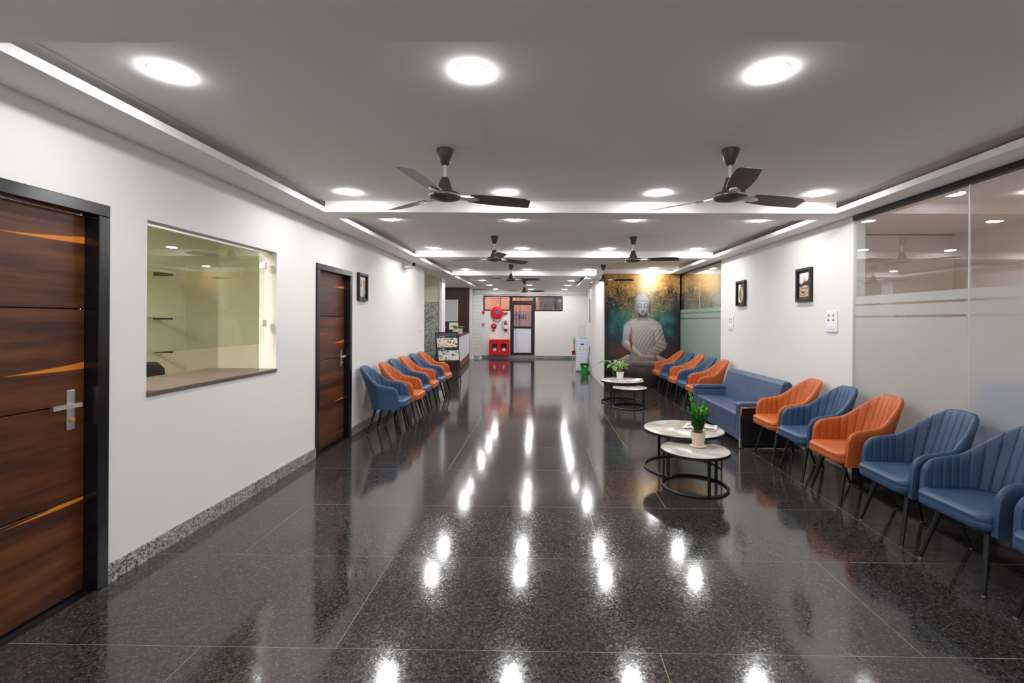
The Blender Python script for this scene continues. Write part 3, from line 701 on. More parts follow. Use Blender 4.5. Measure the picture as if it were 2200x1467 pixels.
# person seated behind the desk, mostly hidden by the pillar
pe = tag(empty('person', (-3.27, 15.1, 0)), 'person in a navy top seated behind the reception desk, half hidden by pillar', 'person')
def skin_body(name, mat, verts, edges, rad, parent, sub=2):
    me = bpy.data.meshes.new(name); me.from_pydata(verts, edges, []); me.update()
    o = bpy.data.objects.new(name, me); C.objects.link(o); o.parent = parent
    md = o.modifiers.new('skin', 'SKIN'); md.use_smooth_shade = True
    for i, r in enumerate(rad): me.skin_vertices[0].data[i].radius = (r, r) if not hasattr(r, '__len__') else r
    me.skin_vertices[0].data[0].use_root = True
    o.modifiers.new('sub', 'SUBSURF').levels = sub; o.modifiers['sub'].render_levels = sub
    me.materials.append(MT[mat]); return o
V = [(0, 0.02, 0.56), (0, 0.03, 0.78), (0, 0.03, 1.02), (0, 0.02, 1.20), (0, 0.0, 1.28), (0, -0.01, 1.37), (0, -0.02, 1.47), (0, -0.02, 1.53),
     (0.17, 0.02, 1.18), (0.25, -0.05, 0.95), (0.20, -0.28, 1.00), (-0.17, 0.02, 1.18), (-0.25, -0.05, 0.95), (-0.20, -0.28, 1.00),
     (0.10, -0.02, 0.54), (0.13, -0.44, 0.52), (0.13, -0.46, 0.10), (0.13, -0.58, 0.05), (-0.10, -0.02, 0.54), (-0.13, -0.44, 0.52), (-0.13, -0.46, 0.10), (-0.13, -0.58, 0.05)]
Ed = [(0, 1), (1, 2), (2, 3), (3, 4), (4, 5), (5, 6), (6, 7), (3, 8), (8, 9), (9, 10), (3, 11), (11, 12), (12, 13), (0, 14), (14, 15), (15, 16), (16, 17), (0, 18), (18, 19), (19, 20), (20, 21)]
Rd = [0.14, 0.13, 0.15, 0.12, 0.05, 0.075, 0.088, 0.05, 0.07, 0.045, 0.035, 0.07, 0.045, 0.035, 0.09, 0.07, 0.045, 0.04, 0.09, 0.07, 0.045, 0.04]
skin_body('body', 'skin', V, Ed, Rd, pe)
skin_body('top', 'navycloth', [V[i] for i in (0, 1, 2, 3, 8, 9, 11, 12)], [(0, 1), (1, 2), (2, 3), (3, 4), (4, 5), (3, 6), (6, 7)], [0.16, 0.15, 0.175, 0.135, 0.085, 0.06, 0.085, 0.06], pe)
skin_body('trousers', 'trousers', [V[i] for i in (0, 14, 15, 16, 18, 19, 20)], [(0, 1), (1, 2), (2, 3), (0, 4), (4, 5), (5, 6)], [0.15, 0.10, 0.085, 0.06, 0.10, 0.085, 0.06], pe)
hr = G().ball((0, 0.015, 1.485), (0.092, 0.105, 0.10), 18, 12); hr.v = [(x, y if z > 1.46 else max(y, 0.0), z) for x, y, z in hr.v]
hr.build('hair', 'hair', pe, smooth=60)
for s in (-1, 1):
    G().ball((s * 0.09, -0.005, 1.44), (0.012, 0.02, 0.03), 8, 6).build('ear', 'skin', pe, smooth=60)
    G().ball((s * 0.032, -0.096, 1.455), (0.012, 0.008, 0.006), 8, 6).build('eye', 'blackplastic', pe, smooth=60)
G().ball((0, -0.108, 1.43), (0.012, 0.018, 0.022), 8, 6).build('nose', 'skin', pe, smooth=60)
G().ball((0, -0.094, 1.395), (0.026, 0.008, 0.006), 8, 6).build('mouth', 'redpot', pe, smooth=60)
st = tag(empty('desk_stool', (-3.27, 15.12, 0)), 'dark round stool under the person behind reception desk', 'stool')
G().lathe([(0.0, 0.36), (0.19, 0.36), (0.21, 0.385), (0.19, 0.41), (0.0, 0.415)], 20).build('seat', 'blackplastic', st, smooth=50)
G().lathe([(0.22, 0), (0.2, 0.02), (0.03, 0.04), (0.025, 0.36)], 20).build('pedestal', 'steel', st, smooth=40)

# ------------------------------------------------------------------ tub chairs
def smooth01(t): t = max(0.0, min(1.0, t)); return t * t * (3 - 2 * t)
def chair_shell(mat, name='shell'):
    """one padded shell: two arms running into a leaning channel-stitched back. Local +X is the front."""
    Wd, xf, xb, r = 0.238, 0.155, -0.185, 0.15
    segs = [('l', (xf, Wd), (xb + r, Wd)), ('a', (xb + r, Wd - r), math.pi / 2, math.pi), ('l', (xb, Wd - r), (xb, -(Wd - r))), ('a', (xb + r, -(Wd - r)), math.pi, 1.5 * math.pi), ('l', (xb + r, -Wd), (xf, -Wd))]
    pts = []
    for sg_ in segs:
        n = {'l': 22, 'a': 16}[sg_[0]] if sg_[0] == 'a' or abs(sg_[1][1]) > 0.2 else 30
        for i in range(n):
            t = i / n
            if sg_[0] == 'l': pts.append((sg_[1][0] + (sg_[2][0] - sg_[1][0]) * t, sg_[1][1] + (sg_[2][1] - sg_[1][1]) * t))
            else:
                a = sg_[2] + (sg_[3] - sg_[2]) * t; pts.append((sg_[1][0] + r * math.cos(a), sg_[1][1] + r * math.sin(a)))
    pts.append((xf, -Wd))
    acc0 = [0.0]
    for i in range(1, len(pts)): acc0.append(acc0[-1] + math.dist(pts[i], pts[i - 1]))
    tot = acc0[-1]; pitch = 0.052
    acc = {0.0, tot}
    for k in range(-12, 13):
        for o_ in (0.0, 0.07, 0.16, 0.32, 0.5, 0.68, 0.84, 0.93):
            q_ = tot / 2 + (k + o_) * pitch
            if 0 < q_ < tot: acc.add(q_)
    for q_ in (0.004, 0.012, 0.025, 0.04, 0.055, 0.07): acc |= {q_, tot - q_}
    acc = sorted(acc)
    acc = [acc[0]] + [b_ for a_, b_ in zip(acc[:-1], acc[1:]) if b_ - a_ > 0.0012]
    dense, pts = pts, []
    j = 0
    for q_ in acc:
        while j < len(acc0) - 2 and acc0[j + 1] < q_: j += 1
        t = (q_ - acc0[j]) / max(1e-9, acc0[j + 1] - acc0[j]); t = max(0.0, min(1.0, t))
        pts.append((dense[j][0] + (dense[j + 1][0] - dense[j][0]) * t, dense[j][1] + (dense[j + 1][1] - dense[j][1]) * t))
    m = len(pts)
    NV = 9; z0 = 0.335
    v = []; f = []
    for i in range(m):
        x, y = pts[i]
        a, b = pts[max(i - 1, 0)], pts[min(i + 1, m - 1)]
        tx, ty = b[0] - a[0], b[1] - a[1]; ln = math.hypot(tx, ty); nx, ny = -ty / ln, tx / ln     # inward normal
        if nx * (-x) + ny * (-y) < 0 and abs(y) > 0.01 and x > -0.1: nx, ny = -nx, -ny
        if x <= -0.1 and nx < 0 and abs(y) < 0.2: nx, ny = -nx, -ny
        u = abs(acc[i] / tot * 2 - 1)               # 1 at the arm tips, 0 at the back centre
        s = (1 - u) * tot / 2                        # distance from tip
        # top line: arm, sweep, back
        top = 0.622 + 0.030 * smooth01(s / 0.26) + 0.226 * smooth01((s - 0.20) / 0.23)
        top -= 0.006 * (1 - smooth01((s - 0.40) / 0.12)) * smooth01((s - 0.3) / 0.1)
        if s < 0.075: top -= 0.075 - math.sqrt(max(0.0, 0.075 ** 2 - (0.075 - s) ** 2))
        back = smooth01((s - 0.18) / 0.25)
        # channel stitching
        ch = abs((((acc[i] - tot / 2) / pitch + 1e-6) % 1.0) - 0.5) * 2
        groove = 0.0065 * max(0.0, (ch - 0.72) / 0.28) ** 1.5 - 0.001 * (1 - ch)
        th = 0.019 + 0.006 * back
        ring = []
        def pos(z, off):
            k = max(0.0, (z - 0.40) / 0.48)
            lean = -0.155 * k * back - 0.015 * k
            fl = 0.010 * k * (1 if y > 0 else -1) * min(1.0, abs(y) / 0.2)
            tip = 0.03 * max(0.0, 1 - s / 0.10) * (1 - k) 
            return (x + lean + tip + nx * off, y + fl + ny * off, z)
        for j in range(NV):                          # inside, bottom to top
            z = z0 + (top - th - z0) * j / (NV - 1)
            ring.append(pos(z, th - groove))
        for a_ in (60, 90, 120): ring.append(pos(top - th + th * math.sin(math.radians(a_)), th * math.cos(math.radians(a_))))
        for j in range(NV):                          # outside, top to bottom
            z = top - th + (z0 - top + th) * j / (NV - 1)
            ring.append(pos(z, -th))
        v += ring
    k = len(v) // m
    for i in range(m - 1):
        for j in range(k):
            j2 = (j + 1) % k; f.append((i * k + j, i * k + j2, (i + 1) * k + j2, (i + 1) * k + j))
    f.append(tuple(range(k - 1, -1, -1))); f.append(tuple((m - 1) * k + j for j in range(k)))
    g = G().add(v, f)
    return g
def seat_geo():
    """upholstered seat pad: plan with rounded corners, slightly crowned, front wider than the arms' gap"""
    poly = []
    cor = [(0.245, 0.232, 0.07), (-0.19, 0.212, 0.10), (-0.19, -0.212, 0.10), (0.245, -0.232, 0.07)]
    angs = [0, 90, 180, 270]
    for (cx, cy, r), a0 in zip(cor, angs):
        for k in range(7):
            a = math.radians(a0 + 15 * k); sx = cx - math.copysign(r, cx); sy = cy - math.copysign(r, cy)
            poly.append((sx + r * math.cos(a), sy + r * math.sin(a)))
    n = len(poly); v = []; f = []
    rings = [(0.93, 0.352), (0.985, 0.360), (1.0, 0.378), (1.0, 0.398), (0.992, 0.402), (1.0, 0.406), (1.0, 0.428), (0.985, 0.442), (0.95, 0.450), (0.7, 0.455), (0.35, 0.458)]
    for s, z in rings:
        for x, y in poly: v.append((0.03 + (x - 0.03) * s, y * s, z - (0.012 * max(0, (x - 0.16)) / 0.085 if z > 0.43 else 0)))
    for i in range(len(rings) - 1):
        for k in range(n): f.append((i * n + k, i * n + (k + 1) % n, (i + 1) * n + (k + 1) % n, (i + 1) * n + k))
    f.append(tuple(range(n - 1, -1, -1))); f.append(tuple((len(rings) - 1) * n + k for k in range(n)))
    return G().add(v, f)
def make_chair(matkey):
    t = empty('tub_chair')
    sg_ = chair_shell(matkey); sg_.build('backrest_shell', matkey, t, smooth=55)
    seat_geo().build('seat', matkey, t, smooth=50)
    G().box(-0.17, 0.17, -0.19, 0.19, 0.325, 0.355).build('seat_frame', 'black', t)
    for sx, sy in ((1, 1), (1, -1), (-1, 1), (-1, -1)):
        lg = G().rod((0.13 * sx, 0.15 * sy, 0.345), (0.212 * sx - (0.02 if sx < 0 else 0), 0.208 * sy, 0.006), 0.019, 0.010, 12).build('leg', 'black', t, smooth=50)
        G().lathe([(0.009, 0), (0.010, 0.006)], 10, c=(0.212 * sx - (0.02 if sx < 0 else 0), 0.208 * sy, 0)).build('foot_glide', 'steel', lg)
    return t
navy0 = make_chair('navy'); tan0 = make_chair('tan')
def place_chair(kind, x, y, rz, label, group, used=set()):
    src = navy0 if kind == 'navy' else tan0
    if kind not in used: used.add(kind); o = src
    else: o = copy_tree(src)
    o.location = (x, y, 0); o.rotation_euler = (0, 0, rz); tag(o, label, 'chair', group); return o
GL, GR, GF = 'chairs along the left wall', 'chairs along the near glass partition', 'chairs beyond the sofa by the mural'
XLc, XRc = -2.035, 2.63
place_chair('navy', XLc, 6.21, 0.03, 'navy tub chair nearest the second walnut door, first of the left-hand row', GL)
place_chair('tan', XLc + 0.05, 6.76, 0.0, 'tan tub chair second from the walnut door in the left-hand row', GL)
place_chair('navy', XLc, 7.34, -0.02, 'navy tub chair third from the walnut door, between two tan chairs', GL)
place_chair('tan', XLc, 7.91, 0.02, 'tan tub chair fourth from the walnut door in the left-hand row', GL)
place_chair('navy', XLc, 8.51, 0.0, 'navy tub chair fifth from the walnut door in the left-hand row', GL)
place_chair('tan', XLc, 9.09, 0.0, 'tan tub chair at the far end of the left-hand row beside the newspaper rack', GL)
P = math.pi
place_chair('navy', XRc, 2.19, P, 'navy tub chair cut off at the right edge, only its front leg in view', GR)
place_chair('navy', XRc + 0.01, 2.80, P + 0.02, 'large navy tub chair nearest the viewer beside the glass partition', GR)
place_chair('navy', XRc, 3.345, P - 0.03, 'navy tub chair between the tan chair and the nearest navy chair', GR)
place_chair('tan', XRc, 4.00, P - 0.02, 'tan tub chair between two navy chairs beside the near glass partition', GR)
place_chair('navy', XRc, 4.555, P, 'navy tub chair between two tan chairs next to the sofa', GR)
place_chair('tan', XRc + 0.01, 5.13, P, 'tan tub chair directly beside the near arm of the navy sofa', GR)
place_chair('tan', XRc, 7.60, P, 'tan tub chair directly behind the far arm of the navy sofa', GF)
place_chair('navy', XRc, 8.14, P, 'navy tub chair second beyond the sofa toward the mural', GF)
place_chair('tan', XRc, 8.72, P, 'tan tub chair middle of the five chairs beyond the sofa', GF)
place_chair('navy', XRc, 9.30, P, 'navy tub chair second from the mural wall', GF)
place_chair('tan', XRc, 9.95, P, 'tan tub chair closest to the mural wall', GF)

# ------------------------------------------------------------------ sofa
so = tag(empty('sofa', (0, 0, 0)), 'navy leather two-seat sofa with chrome end frames against the off-white wall', 'sofa')
so.location = (2.33, 5.52, 0)
SL = 1.66
def rounded(points, y0, y1):   # extrude an X-Z outline along Y
    n = len(points); v = [(x, y0, z) for x, z in points] + [(x, y1, z) for x, z in points]
    return G().add(v, [tuple(range(n)), tuple(range(2 * n - 1, n - 1, -1))] + [(i, n + i, n + (i + 1) % n, (i + 1) % n) for i in range(n)])
am = 0.11
for k in range(2):
    y0 = am + k * (SL - 2 * am) / 2; y1 = am + (k + 1) * (SL - 2 * am) / 2
    rounded([(0.0, 0.20), (0.0, 0.385), (0.02, 0.40), (0.45, 0.375), (0.45, 0.20)], y0 + 0.001, y1 - 0.001).build('seat_cushion', 'sofa', so, bevel=0.014, seg=3)
    rounded([(0.40, 0.36), (0.51, 0.745), (0.545, 0.785), (0.60, 0.785), (0.635, 0.75), (0.66, 0.36)], y0 - (am - 0.02 if k == 0 else -0.001), y1 + (am - 0.02 if k == 1 else -0.001)).build('back_cushion', 'sofa', so, bevel=0.012, seg=3)
G().box(0.012, 0.62, am * 0.6, SL - am * 0.6, 0.085, 0.20).build('base_rail', 'sofa', so, bevel=0.008)
for y0, y1 in ((0.0, am), (SL - am, SL)):
    rounded([(-0.01, 0.49), (-0.012, 0.515), (0.01, 0.537), (0.40, 0.537), (0.50, 0.52), (0.50, 0.49)], y0 - 0.008, y1 + 0.008).build('arm_pad', 'sofa', so, bevel=0.014, seg=3)
    G().box(0.0, 0.55, y0 + 0.012, y1 - 0.004, 0.085, 0.49).build('arm_panel', 'sofa', so, bevel=0.006)
    G().box(0.03, 0.56, (y0 - 0.004 if y0 < 0.5 else y1 - 0.003), (y0 + 0.011 if y0 < 0.5 else y1 + 0.004), 0.03, 0.474).build('arm_infill', 'blackplastic', so)
for y in (-0.006, SL + 0.006):
    fr = G()
    for x in (0.012, 0.60): fr.box(x - 0.012, x + 0.012, y - 0.018, y + 0.018, 0.0, 0.488)
    fr.box(0.0, 0.612, y - 0.018, y + 0.018, 0.474, 0.490); fr.box(0.0, 0.612, y - 0.018, y + 0.018, 0.0, 0.014)
    fr.build('chrome_frame', 'chrome', so, bevel=0.002, seg=1)

# ------------------------------------------------------------------ nesting tables
def table(name, label, loc, r, h, opening, legs, group):
    t = tag(empty(name, loc), label, 'table', group)
    G().lathe([(0.0, h - 0.018), (r - 0.004, h - 0.018), (r, h - 0.012), (r, h - 0.003), (r - 0.004, h), (0.0, h)], 64, cap=False).build('table_top', 'marble', t, smooth=40)
    G().lathe([(r + 0.003, h - 0.028), (r + 0.006, h - 0.028), (r + 0.006, h - 0.006), (r + 0.001, h - 0.006), (r + 0.001, h - 0.02)], 64, cap=False).lathe([(0.0, h - 0.0185), (r + 0.003, h - 0.028)], 64, cap=False).build('top_rim', 'black', t, smooth=40)
    rr = r - 0.012
    if opening is None:
        ring = [(rr * math.cos(a), rr * math.sin(a), 0.011) for a in [2 * math.pi * k / 64 for k in range(64)]]
        G().tube(ring, 0.0115, 4, closed=True).build('floor_ring', 'black', t)
    else:
        a0, a1 = math.radians(opening[1]), math.radians(opening[0] + 360)
        ring = [(rr * math.cos(a), rr * math.sin(a), 0.011) for a in [a0 + (a1 - a0) * k / 56 for k in range(57)]]
        G().tube(ring, 0.0115, 4).build('floor_ring', 'black', t)
    for a in legs:
        a = math.radians(a); x, y = rr * math.cos(a), rr * math.sin(a)
        G().box(-0.006, 0.006, -0.013, 0.013, 0.0, h - 0.025).xf(Matrix.Rotation(a, 4, 'Z')).build('leg', 'black', t, loc=(x, y, 0.003))
    return t
table('coffee_table', 'low round marble-top table with the potted plant, in the near pair', (1.39, 4.235, 0), 0.295, 0.345, None, (-84, 30, 150), 'small nesting tables')
table('coffee_table', 'larger round marble-top table with newspaper, behind the near potted plant', (1.447, 4.775, 0), 0.39, 0.405, (-122, -8), (-128, 115, -6), 'large nesting tables')
table('coffee_table', 'low empty round marble-top table in the far pair', (1.525, 8.10, 0), 0.295, 0.345, None, (-84, 20, 150), 'small nesting tables')
table('coffee_table', 'larger round marble-top table carrying the white pot, in the far pair', (1.48, 8.60, 0), 0.39, 0.405, (-122, -8), (-130, 115, -6), 'large nesting tables')

# plant on the near small table
zp = tag(empty('potted_plant', (1.44, 4.30, 0.346)), 'glossy upright green plant in blush ceramic pot on the near low table', 'plant')
G().lathe([(0.060, 0.0), (0.068, 0.004), (0.070, 0.012), (0.062, 0.014), (0.0, 0.014)], 32).build('saucer', 'pinkpot', zp, smooth=40)
G().lathe([(0.050, 0.014), (0.0665, 0.125), (0.0665, 0.135), (0.060, 0.135), (0.057, 0.115)], 32, cap=False).lathe([(0.0, 0.015), (0.050, 0.014)], 32, cap=False).build('pot', 'pinkpot', zp, smooth=40)
G().lathe([(0.0585, 0.114), (0.0, 0.12)], 24, cap=False).build('soil', 'soil', zp)
lm1 = leaf_mesh('leaflet', 'leaf1', 0.066, 0.034, 0.35, 5); lm2 = leaf_mesh('leaflet', 'leaf1b', 0.068, 0.036, 0.35, 5)
rp = random.Random(11)
stems = [(-0.065, 0.02, 0.345, 0), (-0.035, -0.02, 0.245, 0), (0.0, -0.01, 0.20, 1), (0.055, 0.0, 0.255, 0), (0.078, -0.01, 0.15, 1), (0.03, 0.05, 0.19, 1), (-0.06, -0.03, 0.16, 1), (0.015, -0.05, 0.15, 1), (-0.085, 0.01, 0.20, 1), (-0.02, 0.045, 0.21, 1), (0.09, 0.02, 0.19, 0), (-0.03, -0.06, 0.19, 0), (0.045, -0.04, 0.20, 0)]
for (dx, dy, hh, dkk) in stems:
    base = Vector((dx * 0.35, dy * 0.35, 0.115)); tip = Vector((dx, dy, 0.12 + hh))
    pth = [base + (tip - base) * t + Vector((dx, dy, 0)) * (0.5 * (t * t - t)) for t in [i / 6 for i in range(7)]]
    fr = G().tube(pth, [0.0055 - 0.0006 * i for i in range(7)], 6).build('frond', 'stalk', zp, smooth=60)
    nlf = max(5, int(hh / 0.026))
    for k in range(nlf):
        t = 0.28 + 0.72 * k / (nlf - 1); i = min(5, int(t * 6)); q = pth[i] + (pth[i + 1] - pth[i]) * (t * 6 - i)
        for s in (-1, 1):
            az = math.atan2(dy, dx) + s * (1.35 + rp.uniform(-0.3, 0.3)) + rp.uniform(-0.4, 0.4)
            put_leaf(lm2 if (dkk or t < 0.45) else lm1, fr, q, az, rp.uniform(0.35, 0.75) + 0.35 * t, rp.uniform(0.8, 1.1) * (1.0 - 0.25 * t), 'leaflet')
    put_leaf(lm2 if dkk else lm1, fr, pth[-1], rp.uniform(0, 6), 1.1, 0.8, 'leaflet')

def paper_stack(name, label, loc, rz, w, d, mat, n=3, cat='newspaper', curl=0.006):
    p = tag(empty(name, loc, rz), label, cat)
    for k in range(n):
        nx = 10; vs = []; fs = []
        for i in range(nx + 1):
            x = -w / 2 + w * i / nx; z = 0.001 + k * 0.0022 + curl * abs(math.sin(i * 1.1 + k)) * (k + 1) / n
            for y in (-d / 2, d / 2): vs += [(x + 0.006 * k, y, z), (x + 0.006 * k, y, z + 0.0016)]
        for i in range(nx):
            a = i * 4; b = a + 4
            fs += [(a + 1, b + 1, b + 3, a + 3), (a, a + 2, b + 2, b), (a, b, b + 1, a + 1), (a + 2, a + 3, b + 3, b + 2)]
        fs += [(0, 1, 3, 2), (nx * 4, nx * 4 + 2, nx * 4 + 3, nx * 4 + 1)]
        G().add(vs, fs).build('sheet', mat if k == n - 1 else 'paper', p, smooth=40, rz=0.03 * (k - n / 2))
    return p
paper_stack('newspaper', 'folded newspaper lying behind the plant on the near larger table', (1.62, 4.80, 0.4055), -0.42, 0.30, 0.24, 'news3', 4)
pn = tag(empty('ballpoint_pen', (1.64, 4.655, 0.425), -0.25), 'dark pen resting on the newspaper on the near larger table', 'pen')
G().rod((-0.075, 0, 0.004), (0.075, 0, 0.004), 0.0045, n=8).build('barrel', 'blackplastic', pn, smooth=40); G().rod((0.075, 0, 0.004), (0.09, 0, 0.004), 0.004, 0.001, n=8).build('tip', 'steel', pn)
paper_stack('magazine', 'red magazine lying beside the white pot on the far larger table', (1.57, 8.44, 0.4055), 0.25, 0.24, 0.28, 'magred', 2, 'magazine')
paper_stack('newspaper', 'white folded paper at the right side of the far larger table', (1.77, 8.64, 0.4055), -0.5, 0.13, 0.30, 'paper', 2)

# white pot plant on the far table
wp = tag(empty('potted_plant', (1.46, 8.72, 0.406)), 'pale long-leaved plant in white pot on the far larger table', 'plant')
G().lathe([(0.058, 0), (0.070, 0.135), (0.064, 0.135), (0.060, 0.115)], 28, cap=False).lathe([(0, 0.001), (0.058, 0)], 28, cap=False).build('pot', 'whitepot', wp, smooth=40)
G().lathe([(0.0615, 0.114), (0, 0.12)], 20, cap=False).build('soil', 'soil', wp)
for k in range(5):
    a = k * 1.26; G().rod((0.022 * math.cos(a), 0.022 * math.sin(a), 0.115), (0.03 * math.cos(a), 0.03 * math.sin(a), 0.24 + 0.012 * k), 0.009, 0.007, 8).build('cane', 'cane', wp, smooth=50)
lw1 = leaf_mesh('leaf', 'leaf3', 0.21, 0.042, 0.75, 8); lw2 = leaf_mesh('leaf', 'leaf2', 0.19, 0.036, 0.7, 8)
for k in range(20):
    az = k * 2.399; put_leaf(lw1 if k % 2 else lw2, wp, (0.025 * math.cos(az), 0.025 * math.sin(az), 0.22 + 0.003 * k), az, 0.15 + 0.75 * ((k * 5) % 9) / 9, 0.75 + 0.3 * ((k * 3) % 5) / 5)

# floor plant by the mural
fp = tag(empty('floor_plant', (1.56, 10.05, 0)), 'broad-leaved green plant in charcoal floor pot at the corner of mural', 'plant')
G().lathe([(0.12, 0.0), (0.165, 0.08), (0.18, 0.20), (0.175, 0.30), (0.16, 0.30), (0.155, 0.27)], 28, cap=False).lathe([(0, 0), (0.12, 0)], 28, cap=False).build('pot', 'greypot', fp, smooth=40)
G().lathe([(0.158, 0.268), (0, 0.275)], 20, cap=False).build('soil', 'soil', fp)
lb = leaf_mesh('leaf', 'leaf2', 0.34, 0.115, 0.7, 9); lb2 = leaf_mesh('leaf', 'leaf3', 0.30, 0.10, 0.8, 9)
for k in range(18):
    az = k * 2.399 + 0.4; rr = 0.05; hh = 0.12 + 0.22 * ((k * 7) % 11) / 11
    tip = (0.10 * math.cos(az), 0.10 * math.sin(az), 0.27 + hh)
    G().tube([(0.02 * math.cos(az), 0.02 * math.sin(az), 0.26), (0.05 * math.cos(az), 0.05 * math.sin(az), 0.27 + hh * 0.6), tip], 0.005, 6).build('stalk', 'stalk', fp, smooth=60)
    put_leaf(lb if k % 3 else lb2, fp, tip, az, 0.25 + 0.6 * ((k * 3) % 7) / 7, 0.75 + 0.25 * ((k * 5) % 6) / 6)

# ------------------------------------------------------------------ magazine rack with newspapers
face = Vector((0.45, -0.893, 0)); wdir = Vector((0.893, 0.45, 0))
rk = tag(empty('magazine_rack', (-2.22, 11.20, 0), math.atan2(0.45, 0.893)), 'black metal newspaper rack on casters in front of the granite pillar', 'rack')
hw = 0.275; lean = 0.34                                  # local: x width, y depth (back +), z up
def rkpt(x, z, off=0.0): return (x, lean * z / 1.19 + off, z)
for s in (-1, 1):
    G().rod(rkpt(s * hw, 0.06), rkpt(s * hw, 1.19), 0.013, n=8).build('front_upright', 'black', rk, smooth=40)
    G().rod((s * hw, 0.42, 0.06), rkpt(s * hw, 0.75), 0.011, n=8).build('rear_strut', 'black', rk, smooth=40)
    G().rod((s * hw, 0.0 + 0.02, 0.07), (s * hw, 0.42, 0.07), 0.011, n=8).build('foot_bar', 'black', rk, smooth=40)
    for y in (0.02, 0.42): G().lathe([(0.0, -0.013), (0.022, -0.013), (0.022, 0.013), (0.0, 0.013)], 14).xf(Matrix.Translation((s * hw, y, 0.023)) @ Matrix.Rotation(math.pi / 2, 4, 'Y')).build('caster', 'blackplastic', rk)
for z in (0.10, 0.24, 1.18): G().rod(rkpt(-hw, z), rkpt(hw, z), 0.010, n=8).build('cross_bar', 'black', rk, smooth=40)
G().add([rkpt(-hw, 1.08, 0.004), rkpt(hw, 1.08, 0.004), rkpt(hw, 1.18, 0.004), rkpt(-hw, 1.18, 0.004), rkpt(-hw, 1.08, 0.01), rkpt(hw, 1.08, 0.01), rkpt(hw, 1.18, 0.01), rkpt(-hw, 1.18, 0.01)], [(0, 1, 2, 3), (7, 6, 5, 4), (0, 4, 5, 1), (1, 5, 6, 2), (2, 6, 7, 3), (3, 7, 4, 0)]).build('header_plate', 'greypot', rk)
def rack_plate(z0, z1, off, name, mat, x0=-hw, x1=hw, th=0.004):
    return G().add([rkpt(x0, z0, off), rkpt(x1, z0, off), rkpt(x1, z1, off), rkpt(x0, z1, off), rkpt(x0, z0, off + th), rkpt(x1, z0, off + th), rkpt(x1, z1, off + th), rkpt(x0, z1, off + th)],
                   [(0, 1, 2, 3), (7, 6, 5, 4), (0, 4, 5, 1), (1, 5, 6, 2), (2, 6, 7, 3), (3, 7, 4, 0)]).build(name, mat, rk)
for z in (0.80, 0.49, 0.17):
    if z > 0.3: rack_plate(z, z + 0.27, 0.03, 'back_plate', 'greypot')
    y = lean * z / 1.19
    G().box(-hw, hw, y - 0.035, y + 0.03, z - 0.012, z).build('shelf_ledge', 'black', rk)
    G().box(-hw, hw, y - 0.039, y - 0.033, z - 0.012, z + 0.02).build('shelf_lip', 'greypot', rk)
rz_r = rk.rotation_euler[2]; tilt = math.atan2(1.19, lean)
def rack_paper(label, x, z, w, h, mat, off):
    y = lean * z / 1.19 + off
    loc = Matrix.Translation((-2.22, 11.20, 0)) @ Matrix.Rotation(rz_r, 4, 'Z') @ Matrix.Translation((x, y, z + 0.003)) @ Matrix.Rotation(tilt, 4, 'X')
    p = tag(empty('newspaper'), label, 'newspaper', 'newspapers on the rack'); p.matrix_world = loc
    for k in range(3):
        vs = []; fs = []; nx = 8
        for i in range(nx + 1):
            xx = -w / 2 + w * i / nx; hh = h * (1 - 0.03 * abs(math.sin(i * 1.3 + k * 2)))
            for (yy, zz) in ((0, 0), (hh, 0)): vs += [(xx + 0.006 * k, yy, zz + 0.0022 * k), (xx + 0.006 * k, yy, zz + 0.0022 * k + 0.0015)]
        for i in range(nx):
            a = i * 4; b = a + 4; fs += [(a + 1, b + 1, b + 3, a + 3), (a, a + 2, b + 2, b), (a, b, b + 1, a + 1), (a + 2, a + 3, b + 3, b + 2)]
        fs += [(0, 1, 3, 2), (nx * 4, nx * 4 + 2, nx * 4 + 3, nx * 4 + 1)]
        G().add(vs, fs).build('sheet', mat if k == 2 else 'paper', p)
    return p
p1 = rack_paper('colourful newspaper with an orange headline on the upper shelf of the rack', 0.0, 0.80, 0.50, 0.255, 'news1', -0.006)
G().box(-0.075, 0.075, 0.19, 0.245, 0.0062, 0.0068).build('orange_headline', 'amber', p1); G().box(0.085, 0.155, 0.19, 0.245, 0.0062, 0.0068).build('blue_headline', 'bluehub', p1)
p2 = rack_paper('newspaper with small pictures and a yellow tag on the lower shelf of the rack', 0.01, 0.49, 0.49, 0.26, 'news2', -0.006)
G().box(-0.18, -0.11, 0.005, 0.05, 0.0062, 0.0068).build('yellow_tag', plain('yellow_tag', srgb(240, 224, 40), 0.7, var=0.02), p2)
rack_paper('plain white booklet at the bottom of the newspaper rack', -0.22, 0.17, 0.07, 0.26, 'paper', -0.006)

# ------------------------------------------------------------------ water cooler corner
wc = tag(empty('water_cooler', (1.155, 13.78, 0)), 'white water cooler with a clear jar on top beside the pier wall', 'water cooler')
G().box(-0.15, 0.16, -0.17, 0.17, 0.02, 0.95).build('cabinet', 'cooler', wc, bevel=0.02, seg=3)
G().box(-0.135, 0.145, -0.178, -0.168, 0.05, 0.48).build('cabinet_door', 'cooler', wc, bevel=0.006)
G().box(-0.11, 0.12, -0.176, -0.165, 0.53, 0.68).build('drip_recess', 'white', wc, bevel=0.004)
for x in (-0.05, 0.06): G().rod((x, -0.175, 0.66), (x, -0.21, 0.65), 0.013).build('tap', 'bluep' if x < 0 else 'red', wc)
G().box(-0.03, 0.07, -0.176, -0.170, 0.775, 0.82).build('name_plate', 'bluep', wc)
G().lathe([(0.10, 0.95), (0.115, 0.965), (0.10, 0.985)], 24, c=(0.03, 0, 0)).build('collar', 'skyp', wc, smooth=40)
